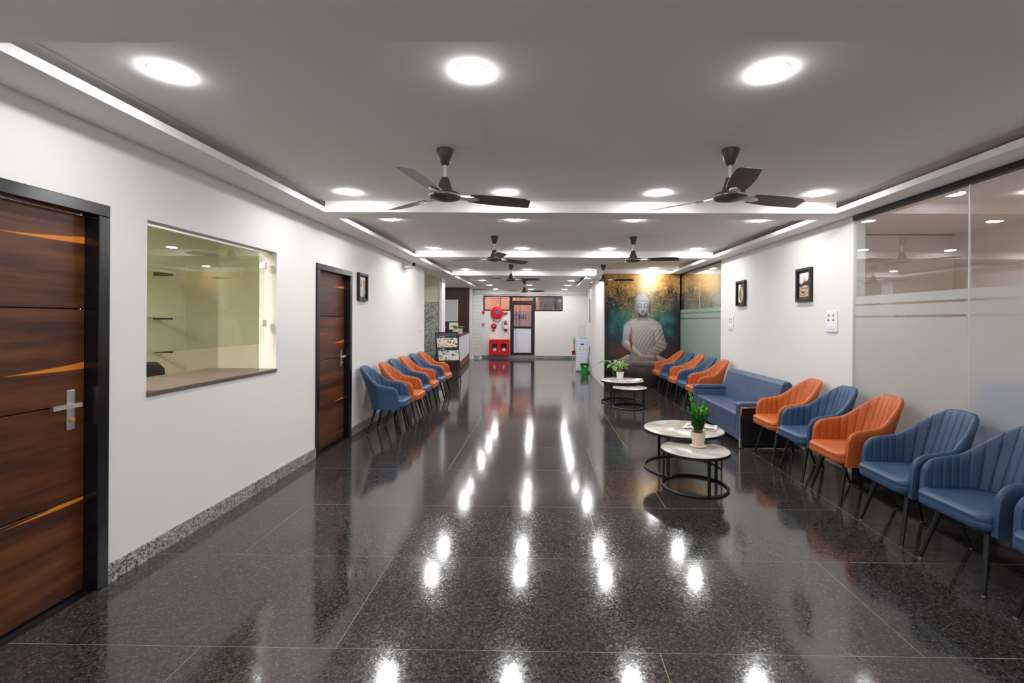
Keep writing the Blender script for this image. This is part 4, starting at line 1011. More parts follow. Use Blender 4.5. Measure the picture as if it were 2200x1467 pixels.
G().lathe([(0.05, 0.98), (0.10, 1.02), (0.122, 1.06), (0.122, 1.18), (0.115, 1.19), (0.122, 1.20), (0.122, 1.34), (0.10, 1.36), (0.0, 1.365)], 28, c=(0.02, 0, 0)).build('jar', 'jar', wc, smooth=50)
for s in (-0.12, 0.12):
    for t_ in (-0.13, 0.13): G().lathe([(0.015, 0), (0.015, 0.02)], 10, c=(s, t_, 0)).build('foot', 'black', wc)
bk_ = tag(empty('bucket', (1.20, 13.10, 0)), 'green plastic bucket with dark rim standing in front of the water cooler', 'bucket')
G().lathe([(0.088, 0.0), (0.118, 0.27), (0.112, 0.27), (0.084, 0.008), (0.0, 0.008)], 28, cap=False).lathe([(0, 0), (0.088, 0)], 28, cap=False).build('body', 'green', bk_, smooth=40)
G().lathe([(0.119, 0.255), (0.128, 0.258), (0.128, 0.288), (0.10, 0.292), (0.0, 0.294)], 28).build('lid', 'black', bk_, smooth=40)
G().tube([(-0.125, -0.02, 0.26), (-0.11, -0.10, 0.20), (0.0, -0.135, 0.165), (0.11, -0.10, 0.20), (0.125, -0.02, 0.26)], 0.005, 6).build('handle', 'black', bk_, smooth=60)
G().box(-0.02, 0.02, -0.128, -0.118, 0.20, 0.235).build('latch', 'white', bk_)
mp_ = tag(empty('mop', (1.335, 13.25, 0)), 'mop with blue handle leaning against the pier wall behind the bucket', 'mop')
G().rod((-0.03, 0.0, 0.06), (0.02, 0.02, 0.75), 0.011, n=8).build('handle', 'bluep', mp_, smooth=40); G().box(-0.07, 0.02, -0.03, 0.03, 0.0, 0.06).build('mop_head', 'bluep', mp_, bevel=0.01)
rpn = tag(empty('plant_on_stand', (1.0, 14.5, 0)), 'thin yellowish plant in red pot on stand beside the water cooler', 'plant')
for k in range(3):
    a = k * 2.094; G().rod((0.12 * math.cos(a), 0.12 * math.sin(a), 0.0), (0.07 * math.cos(a), 0.07 * math.sin(a), 0.44), 0.007, n=6).build('stand_leg', 'steel', rpn)
G().lathe([(0.09, 0.43), (0.09, 0.445)], 18).build('stand_plate', 'redpot', rpn)
G().lathe([(0.055, 0.445), (0.085, 0.55), (0.075, 0.55), (0.07, 0.53)], 20, cap=False).build('pot', 'redpot', rpn, smooth=40); G().lathe([(0.075, 0.528), (0, 0.53)], 16, cap=False).build('soil', 'soil', rpn)
lt = leaf_mesh('leaf', 'leaf4', 0.20, 0.03, 0.5, 6)
for k in range(4):
    a = k * 1.6; G().rod((0.01 * math.cos(a), 0.01 * math.sin(a), 0.525), (0.03 * math.cos(a), 0.03 * math.sin(a), 0.88 + 0.04 * k), 0.006, 0.003, 6).build('stem', 'stalk', rpn)
    for j in range(3): put_leaf(lt, rpn, (0.03 * math.cos(a), 0.03 * math.sin(a), 0.70 + 0.09 * j + 0.02 * k), a + j * 2.1, 0.7, 0.8)

# ------------------------------------------------------------------ fire gear on the far wall
YW = YB
hr_ = tag(empty('hose_reel', (-1.78, YW, 1.775)), 'big red round fire hose reel with blue hub on the far wall', 'fire hose reel')
rotX = Matrix.Rotation(math.pi / 2, 4, 'X')
def disc(prof, n=32): return G().lathe(prof, n).xf(rotX)      # profile z becomes -Y (toward the viewer)
disc([(0.22, 0.05), (0.245, 0.06), (0.245, 0.085), (0.20, 0.095), (0.10, 0.10), (0.09, 0.09)], 36).build('front_flange', 'red', hr_, smooth=40)
disc([(0.15, 0.0), (0.245, 0.005), (0.245, 0.02), (0.15, 0.03), (0.15, 0.06)], 36).build('drum', 'red', hr_, smooth=40)
disc([(0.08, 0.09), (0.08, 0.115), (0.05, 0.125), (0.0, 0.126)], 24).build('hub', 'bluehub', hr_, smooth=40)
G().box(0.20, 0.42, -0.06, -0.02, -0.05, 0.02).build('swing_arm', 'darkred', hr_, bevel=0.006)
G().tube([(-0.12, -0.05, -0.22), (-0.10, -0.05, -0.34), (0.02, -0.05, -0.38), (0.12, -0.05, -0.33), (0.15, -0.05, -0.2)], 0.012, 8).build('hose', 'redpot', hr_, smooth=60)
G().rod((-0.13, -0.03, -0.22), (-0.13, -0.03, -0.36), 0.01).build('valve_pipe', 'black', hr_)
be = tag(empty('fire_bell', (-1.90, YW, 1.25)), 'small red fire bell below the hose reel', 'bell')
disc([(0.05, 0.0), (0.11, 0.03), (0.10, 0.06), (0.06, 0.085), (0.0, 0.09)], 28).build('gong', 'darkred', be, smooth=40); disc([(0.02, 0.088), (0.02, 0.105), (0, 0.106)], 12).build('stud', 'white', be)
G().box(-0.05, 0.03, -0.05, 0, -0.19, -0.13).build('striker_box', 'darkred', be); G().box(-0.03, 0.03, -0.02, 0, -0.13, -0.08).build('bracket', 'white', be)
ex = tag(empty('fire_extinguisher', (-1.43, YW - 0.075, 1.05)), 'red fire extinguisher hung on the far wall beside the glass door', 'fire extinguisher')
G().lathe([(0.06, 0.0), (0.068, 0.015), (0.068, 0.31), (0.05, 0.36), (0.022, 0.385), (0.022, 0.40)], 24).build('cylinder_body', 'darkred', ex, smooth=40)
G().lathe([(0.0685, 0.10), (0.0685, 0.25)], 24, cap=False).build('label_band', 'whitepanel', ex)
G().box(-0.05, 0.05, -0.015, 0.015, 0.40, 0.425).build('valve_handle', 'black', ex, bevel=0.004)
G().tube([(-0.03, 0, 0.40), (-0.13, 0, 0.38), (-0.16, 0, 0.25), (-0.11, -0.01, 0.06), (-0.075, -0.01, 0.04)], 0.009, 8).build('hose', 'black', ex, smooth=60)
G().box(-0.02, 0.02, 0.055, 0.075, 0.2, 0.42).build('wall_bracket', 'steel', ex)
bx = tag(empty('fire_bucket_cabinet', (-1.67, YW, 0.13)), 'red two-window fire cabinet low on the far wall', 'fire cabinet')
G().box(-0.39, 0.39, -0.02, 0.0, 0.0, 0.6).build('back_plate', 'red', bx)
for x0, x1, z0, z1 in ((-0.39, 0.39, 0, 0.16), (-0.39, 0.39, 0.44, 0.6), (-0.39, -0.29, 0.16, 0.44), (-0.07, 0.07, 0.16, 0.44), (0.29, 0.39, 0.16, 0.44)):
    G().box(x0, x1, -0.20, -0.18, z0, z1).build('front_rail', 'red', bx)
for x in (-0.39, 0.375): G().box(x, x + 0.015, -0.18, -0.02, 0, 0.6).build('side', 'red', bx)
for z in (0.0, 0.585): G().box(-0.375, 0.375, -0.18, -0.02, z, z + 0.015).build('shelf', 'red', bx)
for x in (-0.18, 0.18):
    G().box(x - 0.11, x + 0.11, -0.185, -0.181, 0.16, 0.44).build('window_pane', 'glassdoor', bx)
    G().box(x - 0.11, x + 0.11, -0.176, -0.17, 0.36, 0.44).build('dark_strip', 'blackplastic', bx)  # black strip across the top of each window
for i, x in enumerate((-1.85, -1.49)):
    nz_ = tag(empty('hose_nozzle', (x, YW - 0.10, 0.146)), ['left', 'right'][i] + ' folded pale hose coil inside the red fire cabinet', 'hose')
    G().lathe([(0.09, 0), (0.095, 0.2), (0.07, 0.25), (0.0, 0.26)], 18).build('coil', 'whitepanel', nz_, smooth=40); G().lathe([(0.093, 0.05), (0.094, 0.09)], 18, cap=False).build('band', 'leaf4', nz_)
G().box(-0.02, 0.04, -0.21, -0.2, 0.135, 0.15).build('latch', 'white', bx)
for x in (-0.25, 0.30): G().box(x - 0.01, x + 0.01, -0.02, 0, 0.6, 0.64).build('hanger_tab', 'darkred', bx)
al = tag(empty('alarm_sounder', (-2.315, YW, 1.79)), 'round red alarm sounder under the left end of the transom', 'alarm'); disc([(0.06, 0), (0.06, 0.05), (0.045, 0.07), (0, 0.072)], 20).build('horn', 'red', al, smooth=40); G().box(-0.05, 0.05, -0.01, 0, -0.13, -0.05).build('back_box', 'white', al)
cp = tag(empty('call_point', (-2.315, YW, 1.33)), 'square red fire call point below the round alarm sounder', 'alarm'); G().box(-0.05, 0.05, -0.05, 0, -0.05, 0.05).build('housing', 'darkred', cp, bevel=0.006); G().box(-0.03, 0.03, -0.052, -0.049, -0.02, 0.03).build('press_glass', 'white', cp); G().box(-0.035, 0.035, -0.004, 0, -0.16, -0.10).build('notice_sticker', plain('notice_green', srgb(190, 226, 200), 0.6, var=0.02), cp)

# ------------------------------------------------------------------ printed pictures (colour stored per point of the print surface)
def vnoise(h, w, cell, seed):
    r = np.random.RandomState(seed); gh, gw = int(h / cell) + 3, int(w / cell) + 3; gr = r.rand(gh, gw)
    y = np.arange(h) / cell; x = np.arange(w) / cell; yi = y.astype(int); xi = x.astype(int); fy = y - yi; fx = x - xi
    fy = (fy * fy * (3 - 2 * fy))[:, None]; fx = (fx * fx * (3 - 2 * fx))[None, :]
    a = gr[yi][:, xi]; b = gr[yi][:, xi + 1]; c = gr[yi + 1][:, xi]; d = gr[yi + 1][:, xi + 1]
    return (a * (1 - fx) + b * fx) * (1 - fy) + (c * (1 - fx) + d * fx) * fy
def lin(a): a = np.clip(a / 255.0, 0, 1); return np.where(a <= 0.04045, a / 12.92, ((a + 0.055) / 1.055) ** 2.4)
def print_plane(name, img, w, h, parent, loc, rot, mat):
    """img rows from top; plane in local X (width) / Z (height), facing -Y"""
    H, Wn = img.shape[:2]
    xs = np.linspace(-w / 2, w / 2, Wn); zs = np.linspace(h, 0, H)
    co = np.zeros((H, Wn, 3), np.float32); co[..., 0] = xs[None, :]; co[..., 2] = zs[:, None]
    idx = np.arange(H * Wn).reshape(H, Wn)
    q = np.stack([idx[:-1, :-1], idx[1:, :-1], idx[1:, 1:], idx[:-1, 1:]], -1).reshape(-1, 4)
    me = bpy.data.meshes.new(name); nF = len(q)
    me.vertices.add(H * Wn); me.vertices.foreach_set('co', co.reshape(-1)); me.loops.add(nF * 4); me.loops.foreach_set('vertex_index', q.reshape(-1).astype(np.int32))
    me.polygons.add(nF); me.polygons.foreach_set('loop_start', np.arange(0, nF * 4, 4, dtype=np.int32)); me.update(calc_edges=True)
    at = me.color_attributes.new('print', 'FLOAT_COLOR', 'POINT')
    col = np.ones((H * Wn, 4), np.float32); col[:, :3] = lin(img.reshape(-1, 3)); at.data.foreach_set('color', col.reshape(-1))
    me.materials.append(MT[mat]); me.validate()
    o = bpy.data.objects.new(name, me); C.objects.link(o); o.parent = parent; o.location = loc; o.rotation_euler = rot; return o

def paint_mural():
    K = 1.6; Wn, H = int(162 * K), int(245 * K)
    X, Y = np.meshgrid(np.arange(Wn) / K, np.arange(H) / K)
    n1 = vnoise(H, Wn, 14 * K, 1); n2 = vnoise(H, Wn, 5 * K, 2); n3 = vnoise(H, Wn, 2.0 * K, 3); n5 = vnoise(H, Wn, 1.2 * K, 9)
    def mix(a, b, t): t = np.clip(t, 0, 1)[..., None]; return a * (1 - t) + b * t
    col = lambda *c: np.array(c, float)[None, None, :] * np.ones((H, Wn, 1))
    sm = lambda t: np.clip(t, 0, 1) ** 2 * (3 - 2 * np.clip(t, 0, 1))
    v = Y / 245; u = (X - 81) / 81
    # ---- background: charcoal, teal sides, gold top, warm haze round the head, brown bottom
    img = mix(col(44, 46, 52), col(58, 56, 56), n1)
    teal = mix(col(24, 72, 82), col(62, 132, 126), n1 * 0.5 + n3 * 0.5)
    img = mix(img, teal, np.clip(1.25 - np.abs(np.abs(u) - 0.45) * 1.7 + (n1 - 0.5) * 0.9, 0, 1) * np.clip(1 - np.abs(v - 0.43) / 0.22, 0, 1) * 1.6)
    gold = mix(col(122, 84, 36), col(198, 150, 78), n2 * 0.6 + n3 * 0.6)
    gm = np.clip((0.30 + (n1 - 0.5) * 0.22 + (n3 - 0.5) * 0.22 - 0.06 * u * u - v) / 0.13, 0, 1)
    img = mix(img, gold, gm)
    img = mix(img, col(66, 66, 46), np.clip((n2 * 0.6 + n3 * 0.5 - 0.5) * 4, 0, 1) * np.clip((v - 0.12) / 0.1, 0, 1) * np.clip((0.40 - v) / 0.08, 0, 1) * 0.7)
    glow = np.exp(-((X - 90) / 25) ** 2 - ((Y - 30) / 42) ** 2)  # pale patch: partly the print's own, partly the downlight's pool painted in
    img = mix(img, col(240, 212, 164), glow * 0.9)
    halo = np.exp(-((X - 84) / 34) ** 2 - ((Y - 82) / 22) ** 2)
    img = mix(img, col(208, 168, 118), halo * (0.25 + 0.75 * n3) * 0.9)
    img = mix(img, col(230, 190, 116), np.clip((n5 * 0.6 + n2 * 0.5 - 0.74) * 7, 0, 1) * np.clip((0.48 - v) / 0.2, 0, 1) * 0.6)
    img = mix(img, col(112, 58, 36), np.clip(np.exp(-((v - 0.70) / 0.10) ** 2) * (1.0 - np.abs(u) * 0.35) * (0.3 + n1 * 0.7), 0, 1))
    img = mix(img, col(38, 30, 29), np.clip((v - 0.80) / 0.12, 0, 1))
    img = mix(img, col(38, 38, 42), sm((np.abs(u) - 0.72) / 0.28) * sm((v - 0.22) / 0.12) * 0.85)
    # ---- soft-edged figure pieces: every piece is a mask plus a shaded tone, laid back to front
    def soft(d, w=0.9): return np.clip(0.5 - d / w, 0, 1)
    def seg(x0, y0, r0, x1, y1, r1):
        dx, dy = x1 - x0, y1 - y0; L2 = dx * dx + dy * dy
        t = np.clip(((X - x0) * dx + (Y - y0) * dy) / L2, 0, 1); r = r0 + (r1 - r0) * t
        px, py = X - x0 - t * dx, Y - y0 - t * dy; d = np.hypot(px, py)
        side = (px * (-dy) + py * dx) / math.sqrt(L2) / r          # signed -1..1 across
        return d - r, side, t
    def lay(mask, tone, tint=(1.0, 0.97, 0.95)):
        nonlocal img
        c = np.clip(tone, 0, 1)[..., None] * 236 * np.array(tint)[None, None, :]
        img = img * (1 - mask[..., None]) + c * mask[..., None]
    warm = (1.0, 0.92, 0.87); cool = (1.0, 0.985, 0.985)
    # seat mass fading into the dark
    q = ((X - 84) / 66) ** 2 + ((Y - 204) / 34) ** 2
    lay(soft((np.sqrt(q) - 1) * 30, 14), 0.20 + 0.17 * np.exp(-((Y - 203) / 12) ** 2) * (0.7 + 0.5 * n2) * np.clip(1.2 - np.abs(X - 84) / 60, 0, 1), (1, 0.90, 0.85))
    # thighs and crossed shins
    for (x0, y0, r0, x1, y1, r1, b) in ((16, 196, 4, 52, 184, 10, 0.46), (152, 196, 4, 110, 184, 11, 0.46)):
        d, s, t = seg(x0, y0, r0, x1, y1, r1); sy = (Y - (y0 + (y1 - y0) * t)) / (r0 + (r1 - r0) * t)
        lay(soft(d), b + 0.12 * t - 0.24 * np.clip(sy, -1, 1) , warm)
    d, s, t = seg(22, 196, 5, 112, 191, 8); sy = (Y - (196 - 5 * t)) / (5 + 3 * t); lay(soft(d), 0.46 - 0.22 * np.clip(sy, -1, 1) + 0.04 * np.sin(X * 0.5 + Y), warm)
    d, s, t = seg(146, 196, 5, 66, 192, 8); sy = (Y - (196 - 4 * t)) / (5 + 3 * t); lay(soft(d), 0.48 - 0.24 * np.clip(sy, -1, 1) + 0.03 * np.sin(X * 0.4 - Y), warm)
    # torso
    lo = np.interp(Y, [93, 96, 98, 101, 105, 111, 118, 128, 160, 178, 190], [76, 66, 58, 51, 46, 42, 41, 54, 58, 55, 50])
    hi = np.interp(Y, [93, 96, 98, 101, 105, 111, 118, 128, 160, 178, 190], [88, 98, 106, 113, 118.5, 122.5, 124, 114, 109, 112, 116])
    d = np.maximum(lo - X, X - hi); d = np.where((Y > 94) & (Y < 188), d, 9)
    xx = (X - 83) / np.maximum((hi - lo) / 2, 1)
    tone = 0.85 - 0.16 * np.abs(xx) ** 4 - 0.05 * xx - 0.0040 * np.clip(Y - 116, 0, 80)
    edge = 101 + (112 - X) * 0.30 + 3 * np.sin((X - 60) / 16)           # robe neckline from his left shoulder to under the right arm
    robe = sm((Y - edge) / 3)
    ph = (X * 0.78 + Y * 0.52 - 0.0045 * (X - 83) ** 2 * 0.6 + 2.0 * np.sin(Y * 0.06)) * 1.02
    folds = (0.5 + 0.5 * np.sin(ph)) ** 2.0 * np.clip(1.25 - np.abs(Y - 138) / 46, 0.15, 1)
    tone = tone - robe * (0.10 * folds + 0.03) + robe * 0.03 * (0.5 + 0.5 * np.sin(ph + 2.0))
    tone = tone - 0.05 * np.exp(-((Y - edge) / 1.4) ** 2)
    lay(soft(d, 1.2), tone, (1.0, 0.955, 0.935))
    # his left sleeve (viewer right) with falling folds
    for (x0, y0, r0, x1, y1, r1) in ((114.5, 117, 9.0, 122, 150, 10.5),):
        d, s, t = seg(x0, y0, r0, x1, y1, r1); f = (0.5 + 0.5 * np.sin((Y * 0.55 + X * 0.75) * 0.85)) ** 2 * sm((Y - 112) / 12)
        lay(soft(d, 1.4) * sm((Y - 106) / 10), 0.78 - 0.10 * np.clip(-s, -1, 1) - 0.17 * f - 0.12 * t, (1.0, 0.955, 0.93))
    d, s, t = seg(122, 154, 12, 94, 179, 7); f = (0.5 + 0.5 * np.sin((Y * 0.78 - X * 0.30) * 0.95)) ** 2
    lay(soft(d, 1.6), 0.66 + 0.10 * np.clip(s, -1, 1) - 0.12 * f - 0.04 * t, warm)
    # bare arm (viewer left)
    d, s, t = seg(50, 116, 9.0, 46, 150, 8.2); lay(soft(d, 1.4) * sm((Y - 107) / 9), 0.83 - 0.16 * np.clip(-s, 0, 1) ** 2 - 0.05 * np.clip(s, 0, 1) - 0.20 * t, cool)
    img = mix(img, col(120, 112, 110), np.exp(-((X - 58.5) / 1.3) ** 2) * sm((Y - 112) / 8) * sm((136 - Y) / 8) * 0.7)
    img = mix(img, col(120, 112, 110), np.exp(-((X - 107.0) / 1.3) ** 2) * sm((Y - 116) / 8) * sm((150 - Y) / 8) * 0.55)
    d, s, t = seg(46, 151, 8.0, 80, 180, 5.2); lay(soft(d), 0.70 - 0.22 * np.clip(s, -1, 1) - 0.08 * t, (1.0, 0.95, 0.92))
    gap = ((X - 57.0 - (Y - 146) * 0.08) / 2.6) ** 2 + ((Y - 147) / 17) ** 2
    img = mix(img, col(126, 70, 44), soft((np.sqrt(gap) - 1) * 3.5, 1.4) * 0.95)
    # shoulders, merging
    # hands in the lap
    for (cx, cy, rx, ry, b) in ((80, 182, 19, 4.6, 0.60), (92, 178.5, 17, 3.8, 0.64)):
        q = ((X - cx) / rx) ** 2 + ((Y - cy) / ry) ** 2; lay(soft((np.sqrt(q) - 1) * ry, 1.0), b - 0.16 * (Y - cy) / ry, warm)
    img = mix(img, col(96, 82, 76), np.exp(-((Y - 180.6 - (X - 86) * 0.03) / 0.7) ** 2) * ((X > 66) & (X < 106)) * 0.6)
    # neck with shadow under the chin
    d = np.abs(X - 82) - np.interp(Y, [84, 92, 97, 102], [9.5, 9.5, 12, 18]); d = np.where((Y > 80) & (Y < 101), d, 9)
    lay(soft(d), 0.30 + 0.44 * sm((Y - 89) / 10) , (1.0, 0.96, 0.95))
    img = mix(img, col(104, 98, 98), np.exp(-((Y - 97.5 + 0.03 * (X - 82) ** 2 * -0.35) / 0.8) ** 2) * (np.abs(X - 82) < 13) * 0.5)
    # ears
    for s_ in (-1, 1):
        q = (np.abs((X - 82 - s_ * 15.0) / 2.4)) ** 2.4 + (np.abs((Y - 72) / 13.0)) ** 2.4
        lay(soft((q ** (1 / 2.4) - 1) * 2.4), 0.50 - 0.10 * s_ + 0.05 * np.sin(Y * 0.6), cool)
    # head
    hw_ = np.interp(Y, [44, 46, 50, 58, 66, 74, 80, 84, 87, 89], [8, 12.0, 14.2, 14.8, 14.6, 13.6, 11.4, 8.6, 5.4, 1.5])
    d = np.abs(X - 82) - hw_; d = np.where((Y > 43.5) & (Y < 89.2), d, 9)
    xx = (X - 82) / np.maximum(hw_, 1)
    tone = 0.93 - 0.30 * np.abs(xx) ** 3.2 - 0.05 * xx - 0.006 * np.clip(Y - 60, 0, 40)
    lay(soft(d), tone, cool)
    # topknot and hair with a fine curl grain
    q = ((X - 82) / 7.5) ** 2 + ((Y - 46.0) / 4.2) ** 2; lay(soft((np.sqrt(q) - 1) * 5), 0.90 - 0.10 * ((X - 82) / 6) ** 2 + 0.04 * (n5 - 0.5), cool)
    hairline = 57.0 - 2.6 * np.exp(-((X - 82) / 3.5) ** 2) * -1 + 0.022 * (X - 82) ** 2
    hair = soft(d) * sm((hairline - Y) / 1.2) * (Y > 46)
    lay(hair, 0.90 - 0.24 * np.abs(xx) ** 3 + 0.06 * (n5 - 0.5), cool)
    img = mix(img, col(118, 116, 118), np.exp(-((Y - hairline) / 0.8) ** 2) * soft(d) * 0.65)
    # brows, closed lids, nose, mouth
    def stroke(path, w, c, al):
        nonlocal img
        m = np.zeros_like(X)
        for (x0, y0), (x1, y1) in zip(path[:-1], path[1:]):
            dd, _, _ = seg(x0, y0, 0.001, x1, y1, 0.001); m = np.maximum(m, np.clip(1.2 - dd / w, 0, 1))
        img = mix(img, col(*c), m * al)
    for s_ in (-1, 1):
        e = lambda x, y: (82 + s_ * x, y)
        img = mix(img, col(150, 148, 150), np.exp(-((X - 82 - s_ * 6.8) / 4.2) ** 2 - ((Y - 67.6) / 1.9) ** 2) * 0.6)
        stroke([e(2.4, 67.2), e(4.0, 64.6), e(7.0, 63.4), e(10.0, 64.4), e(12.0, 66.6)], 0.85, (104, 100, 102), 0.8)
        stroke([e(2.8, 70.0), e(5.0, 71.6), e(7.4, 72.0), e(9.8, 71.0), e(11.6, 69.2)], 0.95, (38, 36, 38), 0.95)
        img = mix(img, col(212, 210, 212), np.exp(-((X - 82 - s_ * 7.0) / 3.4) ** 2 - ((Y - 69.6) / 1.1) ** 2) * 0.7)
        img = mix(img, col(44, 38, 38), np.exp(-((X - 82 - s_ * 1.7) / 1.1) ** 2 - ((Y - 79.6) / 0.8) ** 2) * 0.9)
        stroke([e(2.6, 67.5), e(1.6, 72.0), e(1.9, 76.5), e(3.0, 78.6)], 0.8, (140, 137, 139), 0.55 if s_ < 0 else 0.75)
        img = mix(img, col(150, 146, 148), np.exp(-((X - 82 - s_ * 10.5) / 2.6) ** 2 - ((Y - 79) / 4.5) ** 2) * 0.45)
    img = mix(img, col(238, 236, 236), np.exp(-((X - 81.6) / 0.9) ** 2) * ((Y > 67) & (Y < 78)) * 0.5)
    img = mix(img, col(38, 32, 32), np.exp(-((X - 82.6) / 2.6) ** 2 - ((Y - 81.0) / 0.9) ** 2) * 0.95)
    stroke([(78.2, 83.3), (80.4, 84.0), (82, 83.7), (83.6, 84.0), (85.8, 83.3)], 0.9, (44, 37, 37), 0.95)
    img = mix(img, col(140, 132, 132), np.exp(-((X - 82) / 3.0) ** 2 - ((Y - 85.6) / 0.9) ** 2) * 0.7)
    img += (n5[..., None] - 0.5) * 8
    return np.clip(img, 0, 255)
mu = tag(empty('mural_print', (2.24, YM - 0.004, 0.0)), 'full-height mural print of a pale stone seated figure on gold and teal', 'mural')
print_plane('print_sheet', paint_mural(), 1.68, ZS, mu, (0, -0.002, 0), (0, 0, 0), 'print')
G().box(-0.84, 0.84, 0.0, 0.003, 0.0, ZS).build('backing_sheet', 'paper', mu)

def framed(name, label, loc, rz, w, h, img):
    """frame hangs on a wall; local X along the wall, local -Y faces the room"""
    p = tag(empty(name, loc, rz), label, 'picture')
    for x0, x1, z0, z1 in ((-w / 2, w / 2, h - 0.028, h), (-w / 2, w / 2, 0, 0.028), (-w / 2, -w / 2 + 0.028, 0.028, h - 0.028), (w / 2 - 0.028, w / 2, 0.028, h - 0.028)):
        G().box(x0, x1, -0.038, 0.0, z0, z1).build('frame_bar', 'black', p)
    G().box(-w / 2 + 0.028, w / 2 - 0.028, -0.012, 0.0, 0.028, h - 0.028).build('mount', 'greypot', p)
    print_plane('print_sheet', img, w - 0.105, h - 0.11, p, (0, -0.0135, 0.055), (0, 0, 0), 'printgloss')
    return p
def pic_hills():
    H, Wn = 66, 40; X, Y = np.meshgrid(np.linspace(0, 1, Wn), np.linspace(0, 1, H)); n = vnoise(H, Wn, 7, 5)
    im = np.ones((H, Wn, 3)) * np.array([214, 216, 214])
    im[((X - 0.5) / 0.2) ** 2 + ((Y - 0.30) / 0.09) ** 2 < 1] = (232, 168, 106)
    ridge = 0.40 - 0.28 * np.clip((X - 0.55) / 0.45, 0, 1) ** 1.5 + 0.05 * np.sin(X * 9); im[Y > ridge] = (40, 44, 56)
    low = Y > 0.54 + 0.02 * np.sin(X * 8); w = np.sin((Y + 0.05 * np.sin(X * 7 + 2)) * 44 + n * 5)
    im[low] = np.where((w > 0.1)[..., None], np.array([222, 160, 70]), np.where((w > -0.55)[..., None], np.array([196, 198, 186]), np.array([70, 74, 78])))[low]
    return im
def pic_leaf():
    H, Wn = 66, 40; X, Y = np.meshgrid(np.linspace(0, 1, Wn), np.linspace(0, 1, H))
    im = np.where((X < 0.5)[..., None], np.array([228, 228, 226]), np.array([52, 54, 62])) * 1.0
    m = ((X - 0.5) / 0.34) ** 2 + (np.abs(Y - 0.55) / 0.42) ** 1.6 < 1
    im[m & (X < 0.48)] = (120, 92, 60); im[m & (X >= 0.48)] = (206, 178, 136); im[(Y < 0.14) & (X > 0.4)] = (92, 76, 66)
    return im
def pic_figure():
    H, Wn = 66, 40; X, Y = np.meshgrid(np.linspace(0, 1, Wn), np.linspace(0, 1, H)); n = vnoise(H, Wn, 8, 8); n2 = vnoise(H, Wn, 4, 18)
    im = np.array([196, 150, 128])[None, None] * (0.75 + 0.5 * n[..., None]); im[Y < 0.12] = (206, 220, 226)
    low = Y > 0.55; im[low] = (np.array([150, 176, 176])[None, None] * (0.6 + 0.6 * n2[..., None]))[low]; im[low & (X < 0.42)] = (206, 196, 140)
    im[np.abs(X - 0.5 + 0.1 * (Y - 0.4)) < 0.05 + 0.04 * n] = (236, 222, 196); im[((X - 0.3) / 0.1) ** 2 + ((Y - 0.45) / 0.03) ** 2 < 1] = (60, 50, 52)
    return im
framed('framed_picture', 'framed gold and white landscape print, nearer of two on the right-hand wall', (XR, 5.49, 1.735), -math.pi / 2 + math.pi, 0.31, 0.39, pic_hills())
framed('framed_picture', 'framed print of a golden leaf, nearer the mural on the right-hand wall', (XR, 7.22, 1.735), math.pi / 2, 0.31, 0.39, pic_leaf())
framed('framed_picture', 'framed colourful print beside the second walnut door', (XL, 6.26, 1.745), -math.pi / 2, 0.31, 0.37, pic_figure())
for o in list(C.objects):
    if o.name.startswith('framed_picture') and o.location.x > 0: o.rotation_euler[2] = -math.pi / 2
for o in list(C.objects):
    if o.name.startswith('framed_picture') and o.location.x < 0: o.rotation_euler[2] = math.pi / 2

# ------------------------------------------------------------------ switch plates, camera
def switch_plate(label, loc, rz, w, h, sockets=True):
    p = tag(empty('switch_plate', loc, rz), label, 'switch')
    G().box(-w / 2, w / 2, -0.014, 0, 0, h).build('plate', 'white', p, bevel=0.004)
    if sockets:
        for x in (-0.22, 0.22):
            for z in (0.56, 0.78): G().lathe([(0.0, 0.0), (w * 0.065, 0.0), (w * 0.065, 0.003), (0, 0.003)], 12).xf(Matrix.Translation((x * w, -0.014, z * h)) @ rotX).build('socket_hole', 'greycloth', p)
        G().box(-w * 0.36, w * 0.36, -0.018, -0.014, h * 0.14, h * 0.36).build('rocker', 'white', p)
    else:
        for z in (0.2, 0.55): G().box(-w * 0.36, w * 0.36, -0.018, -0.014, h * z, h * (z + 0.28)).build('rocker', 'white', p)
    return p
switch_plate('white socket plate on the right-hand wall close to the near glass partition', (XR, 4.985, 1.392), -math.pi / 2, 0.19, 0.225)
switch_plate('white socket plate on the right-hand wall below the golden leaf print', (XR, 7.62, 1.36), -math.pi / 2, 0.19, 0.215)
switch_plate('small white switch plate near the far end of the left-hand wall', (XL, 9.32, 1.26), math.pi / 2, 0.12, 0.10, False)
cc = tag(empty('security_camera', (XL, 8.22, 2.44)), 'white bullet security camera high on the left-hand wall', 'security camera')
G().box(0, 0.03, -0.09, 0.09, -0.05, 0.09).build('mount_box', 'white', cc, bevel=0.006)
G().rod((0.02, 0, 0.02), (0.09, -0.02, 0.02), 0.014).build('arm', 'white', cc, smooth=40)
bd = Vector((0.55, -0.83, -0.08)).normalized(); c0 = Vector((0.10, 0.02, 0.03))
bdo = G().rod(tuple(c0), tuple(c0 + bd * 0.19), 0.04, 0.04, 20).build('barrel', 'white', cc, smooth=40)
G().rod(tuple(c0 + bd * 0.19), tuple(c0 + bd * 0.194), 0.033, 0.033, 20).build('lens', 'blackplastic', cc, smooth=40)
G().box(0.03, 0.16, -0.04, 0.05, -0.045, -0.03).build('cable_loop', 'white', cc)

